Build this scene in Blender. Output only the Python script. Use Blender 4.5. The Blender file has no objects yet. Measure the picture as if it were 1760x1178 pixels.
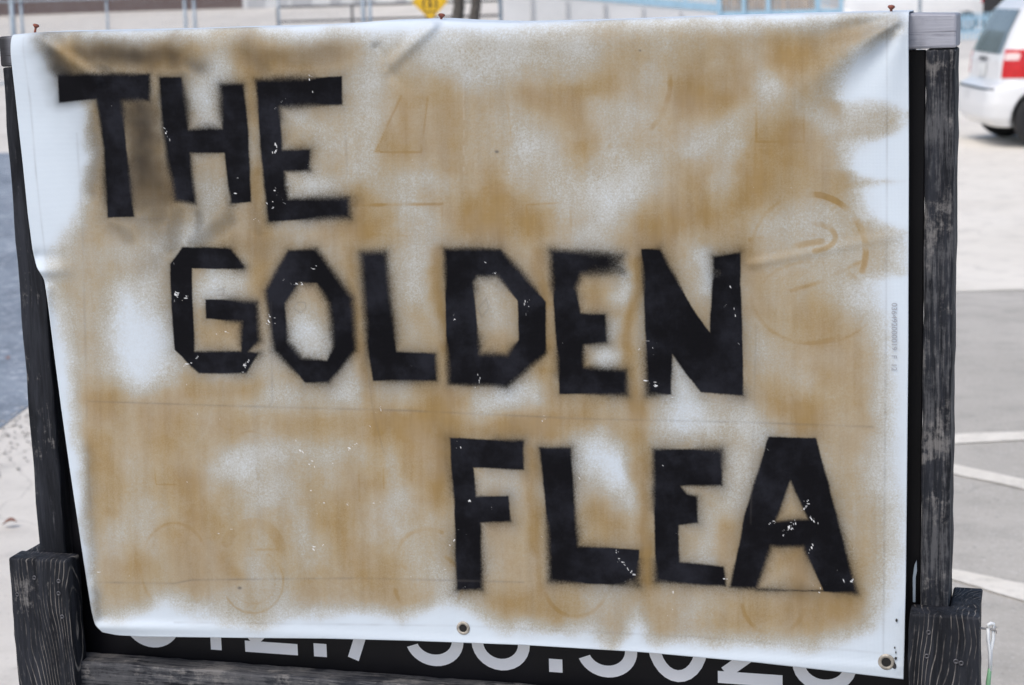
import bpy, bmesh, math, random
import numpy as np
from mathutils import Matrix, Vector
random.seed(7); RNG = np.random.default_rng(11)
SC = bpy.context.scene
COL = SC.collection
# ------------------------------------------------------------------ camera, world, sun, exposure
CR = np.array([[0.96196, -0.029397, -0.271602], [0.021864, -0.982719, 0.183806], [-0.272312, -0.182752, -0.944695]])
F = 3300.0
H0 = 0.9655                                     # height of the foot tops above the ground
CL = np.array([1.391266, 0.784533, 2.35443])    # camera in the sign's own axes (x right, y up, z to the viewer)
def l2w(v):
    return (float(v[0]), float(-v[2]), float(v[1]))
cam_d = bpy.data.cameras.new('camera'); cam = bpy.data.objects.new('camera', cam_d); COL.objects.link(cam)
cam_d.sensor_width = 36; cam_d.lens = 36 * F / 1760; cam_d.clip_start = .05; cam_d.clip_end = 2000
r_, d_, f_ = [np.array(l2w(CR[i])) for i in range(3)]
CW = np.array(l2w(CL)) + np.array([0, 0, H0])
cam.matrix_world = Matrix(((r_[0], -d_[0], -f_[0], CW[0]), (r_[1], -d_[1], -f_[1], CW[1]), (r_[2], -d_[2], -f_[2], CW[2]), (0, 0, 0, 1)))
cam_d.dof.use_dof = True; cam_d.dof.focus_distance = 2.55; cam_d.dof.aperture_fstop = 9.0
SC.camera = cam
w = bpy.data.worlds.new('World'); SC.world = w; w.use_nodes = True
nt = w.node_tree; sky = nt.nodes.new('ShaderNodeTexSky'); sky.sky_type = 'NISHITA'; sky.sun_disc = False
SUN_EL, SUN_AZ = math.radians(56), math.radians(205)      # azimuth from +Y clockwise
sky.sun_elevation = SUN_EL; sky.sun_rotation = SUN_AZ; sky.dust_density = 3.0; sky.ozone_density = .8
nt.links.new(sky.outputs[0], nt.nodes['Background'].inputs[0]); nt.nodes['Background'].inputs[1].default_value = 0.13
sd = bpy.data.lights.new('sun', 'SUN'); sd.energy = 1.1; sd.angle = math.radians(28); sd.color = (1, .96, .9)
sun = bpy.data.objects.new('sun', sd); COL.objects.link(sun)
sv = Vector((math.sin(SUN_AZ) * math.cos(SUN_EL), math.cos(SUN_AZ) * math.cos(SUN_EL), math.sin(SUN_EL)))
sun.rotation_euler = sv.to_track_quat('Z', 'Y').to_euler(); sun.location = (0, -5, 12)
SC.view_settings.view_transform = 'Standard'; SC.view_settings.look = 'None'; SC.view_settings.gamma = 1
SC.view_settings.use_curve_mapping = False; SC.view_settings.exposure = 0.45

# ------------------------------------------------------------------ measuring helpers (photograph pixel -> place)
def ray(px, py):
    return CR.T @ np.array([(px - 880) / F, (py - 589) / F, 1.0])
def P(px, py, z=0.0):                            # point on the sign's plane z, sign axes
    v = ray(px, py); t = (z - CL[2]) / v[2]; return CL + v * t
def BG(px, py, depth):                           # world point at a depth
    v = np.array(l2w(ray(px, py))); return CW + v * depth
def smooth(t): t = np.clip(t, 0, 1); return t * t * (3 - 2 * t)
def gz(X, Y):
    return -0.25 * smooth((Y - 5) / 12) + 1.45 * smooth((Y - 46) / 20) * smooth((-7 - X) / 7)
def G(px, py):
    v = np.array(l2w(ray(px, py))); z = 0.0
    for _ in range(30):
        t = (z - CW[2]) / v[2]; p = CW + v * t; z = float(gz(p[0], p[1]))
    return p

# ------------------------------------------------------------------ node material helpers
def mat(name):
    m = bpy.data.materials.new(name); m.use_nodes = True; n = m.node_tree
    return m, n, n.nodes['Principled BSDF']
def N(n, t, **k):
    x = n.nodes.new('ShaderNode' + t)
    for a, b in k.items():
        if a[0] == 'i' and a[1:].isdigit(): x.inputs[int(a[1:])].default_value = b
        else: setattr(x, a, b)
    return x
def L(n, a, b): n.links.new(a, b)
def math_(n, op, a, b=None, clamp=False):
    x = N(n, 'Math', operation=op, use_clamp=clamp)
    for i, v in enumerate((a, b)):
        if v is None: continue
        if isinstance(v, (int, float)): x.inputs[i].default_value = v
        else: L(n, v, x.inputs[i])
    return x.outputs[0]
def ramp(n, src, stops):
    r = N(n, 'ValToRGB'); e = r.color_ramp.elements
    while len(e) < len(stops): e.new(.5)
    for k, (p, c) in enumerate(stops):
        e[k].position = p; e[k].color = (c, c, c, 1) if isinstance(c, (int, float)) else (*c, 1)
    L(n, src, r.inputs[0]); return r.outputs[0]
def mixc(n, fac, a, b):
    x = N(n, 'Mix', data_type='RGBA')
    for i, v in ((0, fac), (6, a), (7, b)):
        if isinstance(v, (int, float)): x.inputs[i].default_value = v
        elif isinstance(v, tuple): x.inputs[i].default_value = (*v, 1)
        else: L(n, v, x.inputs[i])
    return x.outputs[2]
def maprange(n, src, a, b, c=0., d=1.):
    x = N(n, 'MapRange', clamp=True); x.interpolation_type = 'SMOOTHSTEP'
    L(n, src, x.inputs[0])
    for i, v in enumerate((a, b, c, d)): x.inputs[i + 1].default_value = v
    return x.outputs[0]
def coord(n, scale=(1, 1, 1), kind='Object', shift=True):
    tc = N(n, 'TexCoord'); mp = N(n, 'Mapping'); mp.inputs['Scale'].default_value = scale
    L(n, tc.outputs[kind], mp.inputs[0])
    if not shift: return mp.outputs[0]
    oi = N(n, 'ObjectInfo'); v = N(n, 'VectorMath', operation='SCALE'); v.inputs[0].default_value = (13.1, 7.7, 19.3)
    L(n, oi.outputs['Random'], v.inputs['Scale']); a = N(n, 'VectorMath', operation='ADD')
    L(n, mp.outputs[0], a.inputs[0]); L(n, v.outputs[0], a.inputs[1]); return a.outputs[0]
def noise(n, vec, scale, detail=3., rough=.55, dist=0.):
    x = N(n, 'TexNoise'); L(n, vec, x.inputs['Vector']); x.inputs['Scale'].default_value = scale
    x.inputs['Detail'].default_value = detail; x.inputs['Roughness'].default_value = rough; x.inputs['Distortion'].default_value = dist
    return x.outputs[0]
def bump(n, b, h, s, dist=.002):
    x = N(n, 'Bump'); x.inputs['Strength'].default_value = s; x.inputs['Distance'].default_value = dist
    L(n, h, x.inputs['Height']); L(n, x.outputs[0], b.inputs['Normal'])
def simple(name, c, rough=.6, metal=0., var=.15, scale=6., spec=.5, coat=0.):
    m, n, b = mat(name); v = coord(n)
    f = noise(n, v, scale, 5)
    lo = tuple(x * (1 - var) for x in c); hi = tuple(min(1, x * (1 + var)) for x in c)
    L(n, mixc(n, maprange(n, f, .3, .7), lo, hi), b.inputs['Base Color'])
    b.inputs['Roughness'].default_value = rough; b.inputs['Metallic'].default_value = metal
    b.inputs['Specular IOR Level'].default_value = spec; b.inputs['Coat Weight'].default_value = coat
    return m
M = {}
def stone_ground(name, a, b_, speck, scale=1.):
    m, n, b = mat(name); v = coord(n, shift=False)
    big = noise(n, v, .6 * scale, 5, .6); mid = noise(n, v, 5 * scale, 4, .6); fine = noise(n, v, 120, 3, .7); vf = noise(n, v, 45, 2, .6)
    c = mixc(n, maprange(n, big, .35, .65), a, b_)
    c = mixc(n, math_(n, 'MULTIPLY', maprange(n, mid, .45, .75), .45), c, tuple(x * .68 for x in a))
    if speck > .7: c = mixc(n, math_(n, 'MULTIPLY', maprange(n, noise(n, v, 14, 4, .75), .52, .62), .7), c, (.48, .51, .56))
    vo = N(n, 'TexVoronoi', feature='DISTANCE_TO_EDGE'); vo.inputs['Scale'].default_value = .38
    wv_ = N(n, 'VectorMath', operation='ADD'); L(n, v, wv_.inputs[0]); nz = N(n, 'TexNoise'); nz.inputs['Scale'].default_value = 1.6; nz.inputs['Detail'].default_value = 5; L(n, v, nz.inputs['Vector']); L(n, nz.outputs[1], wv_.inputs[1]); L(n, wv_.outputs[0], vo.inputs['Vector'])
    c = mixc(n, math_(n, 'MULTIPLY', maprange(n, vo.outputs[0], .006, .001), .22), c, tuple(x * .35 for x in a))
    c = mixc(n, math_(n, 'MULTIPLY', maprange(n, fine, .55, .72), speck), c, tuple(min(.8, x * 1.9) for x in b_))
    c = mixc(n, math_(n, 'MULTIPLY', maprange(n, vf, .60, .75), speck), c, tuple(x * .45 for x in a))
    L(n, c, b.inputs['Base Color']); b.inputs['Roughness'].default_value = .88
    bump(n, b, fine, .5, .003); return m
M['concrete'] = stone_ground('concrete', (.60, .565, .51), (.68, .645, .585), .35)
M['drive'] = stone_ground('pale_drive_concrete', (.73, .685, .605), (.79, .745, .665), .15)
M['lot'] = stone_ground('worn_lot_surface', (.42, .395, .35), (.51, .48, .43), .5)
M['asphalt'] = stone_ground('asphalt', (.14, .17, .21), (.25, .29, .34), .9)
M['paint_line'] = stone_ground('worn_line_paint', (.70, .66, .58), (.78, .74, .66), .2, 4)

def wood(name, axis, black=1., wear=.5, lines=0., horizontal=False):
    """black stained lumber, grain running along 'axis' of the board"""
    m, n, b = mat(name)
    s = [30., 30., 30.]; s[axis] = 2.6
    v = coord(n, tuple(s)); iso = coord(n, (1, 1, 1))
    s2 = [170., 170., 170.]; s2[axis] = 9.0
    v2 = coord(n, tuple(s2))
    g = noise(n, v, 1.6, 6, .7, .6); g2 = noise(n, v2, 1.5, 4, .7); patch = noise(n, iso, 13, 7, .75); tiny = noise(n, iso, 260, 3, .7)
    base = mixc(n, maprange(n, g, .35, .7), (.006, .007, .010), (.026, .029, .038))
    lim = .68 - .13 * wear
    m1 = maprange(n, math_(n, 'ADD', math_(n, 'MULTIPLY', g2, .55), math_(n, 'MULTIPLY', patch, .55)), lim - .02, lim + .11)
    worn = mixc(n, g, (.035, .037, .045), (.16, .16, .165))
    c = mixc(n, math_(n, 'MULTIPLY', m1, .75), base, worn)
    h = math_(n, 'ADD', math_(n, 'MULTIPLY', g, .6), math_(n, 'MULTIPLY', g2, .5))
    if lines > 0:
        tc = N(n, 'TexCoord'); sp = N(n, 'SeparateXYZ'); L(n, tc.outputs['Object'], sp.inputs[0])
        oi = N(n, 'ObjectInfo')
        cross = 0 if axis != 0 else 1
        s3 = [9., 9., 9.]; s3[axis] = 3.0
        nn = noise(n, coord(n, tuple(s3)), 1.0, 2.5, .5)
        u = math_(n, 'ADD', math_(n, 'MULTIPLY', sp.outputs[cross], 150.), math_(n, 'MULTIPLY', nn, 17.))
        fr = math_(n, 'PINGPONG', u, .5)
        ln = maprange(n, fr, .13, .02)
        brk = maprange(n, noise(n, coord(n, (38, 38, 14)), 1., 4, .7), .42, .66)
        ln = math_(n, 'MULTIPLY', ln, brk)
        c = mixc(n, math_(n, 'MULTIPLY', ln, lines), c, (.34, .315, .29))
        h = math_(n, 'SUBTRACT', h, math_(n, 'MULTIPLY', ln, .5))
    scr = noise(n, coord(n, tuple(q * 3.2 if k_ != axis else q * 2.2 for k_, q in enumerate(s))), 1., 3, .7)
    c = mixc(n, math_(n, 'MULTIPLY', maprange(n, scr, .66, .76), .5 * min(1., wear)), c, (.30, .30, .31))
    wear2 = maprange(n, math_(n, 'ADD', math_(n, 'MULTIPLY', noise(n, iso, 15, 6, .75), .8), math_(n, 'ADD', math_(n, 'MULTIPLY', g2, .30), math_(n, 'MULTIPLY', noise(n, iso, 90, 3, .7), .18))), .74 - .07 * wear, .86 - .07 * wear)
    c = mixc(n, math_(n, 'MULTIPLY', wear2, .8), c, mixc(n, g2, (.09, .085, .082), (.26, .25, .245)))
    b.inputs['Specular IOR Level'].default_value = .22
    L(n, c, b.inputs['Base Color'])
    L(n, maprange(n, g, .3, .7, .8, .6), b.inputs['Roughness'])
    bump(n, b, h, .7, .0025); return m
M['wood_v'] = wood('black_stained_post_wood', 2, wear=1.15)
M['wood_vl'] = wood('dark_post_wood', 2, wear=.45)
M['wood_foot'] = wood('black_board_wood', 2, wear=.15, lines=.7)
M['wood_cap'] = wood('grooved_block_wood', 2, wear=.5, lines=.6)
M['wood_h'] = wood('worn_bottom_rail_wood', 0, wear=1.5)
def pale_wood():
    m, n, b = mat('whitewashed_rail_wood'); v = coord(n, (1.2, 60, 60)); g = noise(n, v, 2., 5, .7, .4)
    iso = coord(n); c = mixc(n, maprange(n, g, .56, .70), (.33, .34, .39), (.05, .05, .06))
    c = mixc(n, maprange(n, noise(n, iso, 30, 4), .5, .75), c, (.23, .24, .28))
    sp = N(n, 'SeparateXYZ'); L(n, coord(n, shift=False), sp.inputs[0])
    c = mixc(n, maprange(n, sp.outputs[0], -.605, -.63), c, (.016, .016, .02))
    L(n, c, b.inputs['Base Color']); b.inputs['Roughness'].default_value = .6; bump(n, b, g, .6, -.002); return m
M['wood_pale'] = pale_wood()
M['panel'] = simple('black_gloss_panel', (.004, .004, .006), .4, var=.3, spec=.2)
M['white_vinyl'] = simple('white_vinyl_letters', (.80, .81, .84), .5, var=.03)
M['steel'] = simple('dull_steel', (.32, .31, .30), .4, 1., .2, 60)
M['darksteel'] = simple('dull_dark_screw_metal', (.10, .10, .11), .6, .6, .3, 300)
M['brass'] = simple('tarnished_eyelet_metal', (.40, .37, .32), .6, .5, .3, 150)
M['rust'] = simple('rusty_red_metal', (.22, .07, .045), .7, .3, .35, 200)
M['hole'] = simple('dark_eyelet_hole', (.01, .01, .01), .9)
M['grey_print'] = simple('grey_print_ink', (.30, .31, .34), .6)
M['white_plastic'] = simple('white_plastic', (.75, .78, .80), .35, var=.05)
M['green_plastic'] = simple('green_plastic', (.20, .42, .24), .4, var=.1)
M['galv'] = simple('galvanised_steel', (.30, .36, .42), .5, .4, .12)
M['wire'] = simple('galvanised_wire', (.38, .41, .44), .55, .3)
M['yellow'] = simple('yellow_sign_sheet', (.72, .44, .01), .45, var=.05)
M['blackpaint'] = simple('flat_black', (.02, .02, .022), .6)
M['bark'] = simple('grey_brown_bark', (.075, .068, .06), .9, var=.45, scale=14)
M['leaf'] = simple('dull_green_leaves', (.06, .09, .035), .6, var=.35)
M['white_wall'] = simple('white_painted_wall', (.66, .67, .68), .75, var=.06, scale=.8)
M['pale_grey'] = simple('pale_grey_wall', (.46, .47, .49), .8, var=.08, scale=.8)  # plain pale grey for roofs, door panels, kerb, pilasters and boundary wall
M['blue'] = simple('light_blue_painted_steel', (.35, .54, .68), .55, var=.08)
M['slat'] = simple('brown_fence_slat', (.33, .27, .22), .8, var=.2, scale=3)
M['carwhite'] = simple('white_car_paint', (.74, .75, .76), .28, 0, .02, 1.5, .5, .6)
M['carpale'] = simple('pale_silver_car_paint', (.55, .60, .64), .28, .2, .02, 1.5, .5, .6)
M['carglass'] = simple('dark_car_glass', (.13, .165, .18), .06, 0, .1, 2, .9)
M['redlens'] = simple('red_tail_lens', (.52, .012, .018), .18, var=.12, scale=20)
M['clearlens'] = simple('clear_reversing_lens', (.75, .60, .58), .2, var=.05)
M['rubber'] = simple('tyre_rubber', (.018, .018, .02), .85)
M['rim'] = simple('wheel_rim_metal', (.42, .43, .45), .35, .8)
M['plate'] = simple('number_plate_white', (.70, .71, .70), .5)
M['trim'] = simple('dark_plastic_trim', (.03, .03, .032), .6)
M['chrome'] = simple('chrome_trim', (.5, .5, .5), .15, 1.)
M['deadleaf'] = simple('dry_red_leaf', (.22, .11, .08), .8)
M['pebble'] = simple('grey_pebble', (.34, .32, .30), .9, var=.3, scale=30)
def brick_mat():
    m, n, b = mat('dark_red_brick'); v = coord(n, shift=False)
    t = N(n, 'TexBrick'); L(n, v, t.inputs[0]); t.inputs['Color1'].default_value = (.15, .036, .028, 1); t.inputs['Color2'].default_value = (.10, .026, .022, 1)
    t.inputs['Mortar'].default_value = (.11, .07, .06, 1); t.inputs['Scale'].default_value = 4.4; t.inputs['Mortar Size'].default_value = .012
    L(n, t.outputs[0], b.inputs['Base Color']); b.inputs['Roughness'].default_value = .9; return m
M['brick'] = brick_mat()

# ------------------------------------------------------------------ object helpers
def link(o, parent=None):
    COL.objects.link(o)
    if parent is not None: o.parent = parent
    return o
def obj(name, bm, m, parent=None, loc=(0, 0, 0), smooth_=False):
    me = bpy.data.meshes.new(name)
    bmesh.ops.recalc_face_normals(bm, faces=bm.faces); bm.to_mesh(me); bm.free()
    if m: me.materials.append(M[m] if isinstance(m, str) else m)
    if smooth_: me.polygons.foreach_set('use_smooth', [True] * len(me.polygons))
    o = bpy.data.objects.new(name, me); o.location = loc
    return link(o, parent)
def tag(o, label, cat, group=None):
    o['label'] = label; o['category'] = cat
    if group: o['group'] = group
    return o
def thing(name, label, cat, loc=(0, 0, 0), rz=0., group=None):
    o = bpy.data.objects.new(name, None); o.location = loc; o.rotation_euler = (0, 0, rz); o.empty_display_size = .1
    return tag(link(o), label, cat, group)
def struct(o): o['kind'] = 'structure'; return o
def box(bm, a, b, bev=0.):
    a = np.minimum(a, b) if True else a; bb = np.maximum(a, b)
    r = bmesh.ops.create_cube(bm, size=1)
    c = (np.array(a) + bb) / 2; s = bb - np.array(a)
    for v in r['verts']: v.co = Vector((v.co.x * s[0] + c[0], v.co.y * s[1] + c[1], v.co.z * s[2] + c[2]))
    if bev > 0:
        es = {e for v in r['verts'] for e in v.link_edges}
        bmesh.ops.bevel(bm, geom=list(es), offset=bev, segments=2, affect='EDGES', profile=.6)
    return bm
def BX(a, b, bev=0.):
    lo = [min(x, y) for x, y in zip(a, b)]; hi = [max(x, y) for x, y in zip(a, b)]
    return box(bmesh.new(), lo, hi, bev)
def tube(bm, pts, r, seg=8, cap=True):
    pts = [Vector(p) for p in pts]; rs = r if isinstance(r, (list, tuple)) else [r] * len(pts); rings = []
    for i, p in enumerate(pts):
        t = (pts[min(i + 1, len(pts) - 1)] - pts[max(i - 1, 0)]).normalized()
        a = t.orthogonal().normalized() if abs(t.z) > .9 else t.cross(Vector((0, 0, 1))).normalized(); c = t.cross(a)
        rings.append([bm.verts.new(p + (a * math.cos(k * 2 * math.pi / seg) + c * math.sin(k * 2 * math.pi / seg)) * rs[i]) for k in range(seg)])
    for i in range(len(rings) - 1):
        for k in range(seg): bm.faces.new((rings[i][k], rings[i][(k + 1) % seg], rings[i + 1][(k + 1) % seg], rings[i + 1][k]))
    if cap: bm.faces.new(rings[0][::-1]); bm.faces.new(rings[-1])
    return bm
def lathe(bm, prof, seg=24, mx=Matrix()):
    rings = [[bm.verts.new(mx @ Vector((r * math.cos(k * 2 * math.pi / seg), r * math.sin(k * 2 * math.pi / seg), z))) for k in range(seg)] for r, z in prof]
    for i in range(len(rings) - 1):
        for k in range(seg): bm.faces.new((rings[i][k], rings[i][(k + 1) % seg], rings[i + 1][(k + 1) % seg], rings[i + 1][k]))
    return rings
def poly_prism(bm, pts2, y0, y1):                # polygon in x-z extruded in y
    a = [bm.verts.new((x, y0, z)) for x, z in pts2]; b = [bm.verts.new((x, y1, z)) for x, z in pts2]
    bm.faces.new(a); bm.faces.new(b[::-1]); k = len(a)
    for i in range(k): bm.faces.new((a[i], b[i], b[(i + 1) % k], a[(i + 1) % k]))
    return bm
def lum(name, a, b, m, parent, seg=22, wob=.0012, bev=.003):
    """a piece of lumber from corner a to corner b (parent axes), its origin in its centre, edges a little uneven"""
    lo = np.minimum(a, b); hi = np.maximum(a, b); c = (lo + hi) / 2; h = (hi - lo) / 2
    bm = bmesh.new(); box(bm, -h, h)
    ax = int(np.argmax(h))
    es = [e for e in bm.edges if abs((e.verts[0].co - e.verts[1].co)[ax]) > h[ax]]
    bmesh.ops.subdivide_edges(bm, edges=es, cuts=seg)
    es = [e for e in bm.edges if len(e.link_faces) == 2 and e.calc_face_angle(0) > 1.0]
    bmesh.ops.bevel(bm, geom=es, offset=bev, segments=2, affect='EDGES', profile=.5)
    for v in bm.verts:
        k = v.co[ax] * 37 + c[0] * 91
        for q in range(3):
            if q != ax: v.co[q] += wob * (math.sin(k * 1.3 + q * 2 + v.co[q] * 60) * .5 + math.sin(k * 3.7 + q + v.co[3 - ax - q] * 90) * .35 + random.uniform(-.25, .25))
    return obj(name, bm, m, parent, tuple(c))
def W3(v): return np.array([v[0], -v[2], v[1]])  # sign axes -> object axes (z up)

# ------------------------------------------------------------------ ground
xs = np.unique(np.concatenate([np.linspace(-400, -60, 12), np.arange(-60, 60, 1.), np.linspace(60, 400, 12)]))
ys = np.unique(np.concatenate([np.linspace(-120, -10, 8), np.arange(-10, 90, .5), np.linspace(90, 900, 16)]))
XX, YY = np.meshgrid(xs, ys); ZZ = gz(XX, YY)
nx, ny = len(xs), len(ys)
idx = np.arange(nx * ny).reshape(ny, nx)
me = bpy.data.meshes.new('ground')
me.from_pydata(np.stack([XX.ravel(), YY.ravel(), ZZ.ravel()], 1).tolist(), [], np.stack([idx[:-1, :-1], idx[:-1, 1:], idx[1:, 1:], idx[1:, :-1]], -1).reshape(-1, 4).tolist())
me.materials.append(M['concrete']); me.polygons.foreach_set('use_smooth', [True] * len(me.polygons))
struct(link(bpy.data.objects.new('ground', me)))
def patch(name, c, m, off, nu=4, nv=4, jag=0.):
    c = [np.array(q[:2], float) for q in c]; bm = bmesh.new(); g = []
    for j in range(nv + 1):
        row = []
        for i in range(nu + 1):
            u, v = i / nu, j / nv
            p = (c[0] * (1 - u) + c[1] * u) * (1 - v) + (c[3] * (1 - u) + c[2] * u) * v
            if jag and (j in (0, nv)): p = p + np.array([0, random.uniform(-jag, jag)])
            row.append(bm.verts.new((p[0], p[1], float(gz(p[0], p[1])) + off)))
        g.append(row)
    for j in range(nv):
        for i in range(nu): bm.faces.new((g[j][i], g[j][i + 1], g[j + 1][i + 1], g[j + 1][i]))
    return struct(obj(name, bm, m))
a0 = G(-10, 745); a1 = G(48, 700); dr = (a1 - a0) / np.linalg.norm(a1 - a0)
e0 = a0 - dr * 9; e1 = a0 + dr * 3.2
patch('road', [e0, e1, (e1[0] - 2.2, 20.5), (e0[0] - 16, 20.5)], 'asphalt', .004, 60, 60, .03)
b0 = G(1560, 503); b1 = G(1800, 496); dr2 = (b1 - b0) / np.linalg.norm(b1 - b0)
q0 = b0 - dr2 * .5; q1 = b0 + dr2 * 16
patch('parking_lot', [(q0[0], -3.), (q1[0], -3.), q1, q0], 'lot', .004, 50, 60, .0)
patch('driveway', [q0 + dr2 * .01, q1, (q1[0] + 20, 44.), (q0[0] - 1., 44.)], 'drive', .004, 40, 120)
def line_quad(pts, name='painted_line'):
    patch(name, [G(*p) for p in pts], 'paint_line', .008, 14, 2, .006)
line_quad([(1560, 770), (1840, 755), (1840, 741), (1560, 753)])
line_quad([(1560, 801), (1850, 864), (1850, 846), (1560, 786)])
line_quad([(1560, 979), (1850, 1063), (1850, 1026), (1560, 967)])
line_quad([(1560, 505.5), (1900, 497.5), (1900, 493.5), (1560, 500.5)], 'painted_edge_line')
# rough crumbled edge between road and pavement, and a few dry leaves
bm = bmesh.new()
for k in range(900):
    c = a0 + dr * random.uniform(-1.5, 3.0) + np.array([random.gauss(0, .05), abs(random.gauss(0, .8)), 0])
    r = random.uniform(.002, .008)
    q = bmesh.ops.create_icosphere(bm, subdivisions=1, radius=r)
    for v in q['verts']: v.co = Vector((v.co.x * 1.3, v.co.y, v.co.z * .6)) * random.uniform(.8, 1.1) + Vector((c[0], c[1], float(gz(c[0], c[1])) + .006))
g_ = obj('gravel', bm, 'pebble'); g_['kind'] = 'stuff'
tag(g_, 'loose grey gravel along the crumbled edge of the road', 'gravel')
def leaf(p, s, rz, label):
    bm = bmesh.new(); n_ = 7; L_ = []; R_ = []
    for i in range(n_):
        t = i / (n_ - 1); wd = math.sin(math.pi * t) ** .8 * .35 * s; z = .012 + .25 * s * math.sin(t * 2.5)
        L_.append(bm.verts.new((t * s, wd, z + wd * .4))); R_.append(bm.verts.new((t * s, -wd, z + wd * .4)))
    Cn = [bm.verts.new((i / (n_ - 1) * s, 0, .010 + .25 * s * math.sin(i / (n_ - 1) * 2.5))) for i in range(n_)]
    for i in range(n_ - 1):
        for A in (L_, R_):
            try: bm.faces.new((Cn[i], Cn[i + 1], A[i + 1], A[i]))
            except Exception: pass
    o = obj('leaf', bm, 'deadleaf', None, (p[0], p[1], float(gz(p[0], p[1])))); o.rotation_euler = (0, 0, rz)
    tag(o, label, 'leaf', 'dry leaves on the pavement')
leaf(G(4, 908), .05, .4, 'dry reddish leaf on the pale pavement left of the sign post')
leaf(G(14, 622), .035, 2.2, 'dry leaf lying on the crumbled road edge left of the sign')

# ------------------------------------------------------------------ sign frame
pTR = P(1641, 24); WD = 1.27; HT = 0.7369
fr = thing('sign_frame', 'weathered black stained timber frame of a free standing sign carrying the sprayed banner', 'sign frame', (0, 0, H0))
RH = .041
PX_r = P(1586, 600)[0]; PX_l = P(104, 850)[0]
lum('top_rail', (-.002, .0, HT - RH), (WD + .001, .089, HT), 'wood_pale', fr)['label'] = 'grey whitewashed top rail'
lum('post', (0, 0, -H0 + .03), (PX_l, .089, HT - RH - .001), 'wood_vl', fr, 60)
lum('post', (PX_r, 0, -H0 + .03), (WD, .089, HT - RH - .001), 'wood_v', fr, 60)
yb = P(148, 1119, -.019)[1]
rb = lum('bottom_rail', (PX_l + .001, -.022, yb - .085), (PX_r - .001, .0185, yb), 'wood_h', fr, 60)
fzL0, fzL1 = P(16, 975, .038)[0], P(116, 975, .038)[0]
fzR0, fzR1 = P(1562, 1062, .038)[0], P(1684, 1062, .038)[0]
yL = P(60, 961, .038)[1]; yR = P(1620, 1057, .038)[1]
lum('foot_board', (fzL0, -.040, -H0 + .002), (fzL1, -.0015, yL), 'wood_foot', fr, 50)
lum('foot_board', (fzR0, -.040, -H0 + .002), (fzR1, -.0015, yR), 'wood_foot', fr, 50)
lum('side_block', (fzL0 + .002, 0., -H0 + .002), (-.0015, .089, yL - .002), 'wood_cap', fr, 50)
lum('side_block', (WD + .0015, 0., -H0 + .002), (fzR1 - .002, .089, yR - .003), 'wood_cap', fr, 50)
for x in (fzL0 + .045, fzR0 + .045):             # cross feet on the ground
    lum('ground_foot', (x - .022, -.34, -H0), (x + .022, -.0405, -H0 + .085), 'wood_foot', fr, 20)
    lum('ground_foot', (x - .022, .0905, -H0), (x + .022, .42, -H0 + .085), 'wood_foot', fr, 20)
panel = obj('sign_panel', BX((PX_l + .0015, .020, yb - .06), (PX_r - .0015, .032, HT - RH - .002), .001), 'panel', fr)
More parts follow.
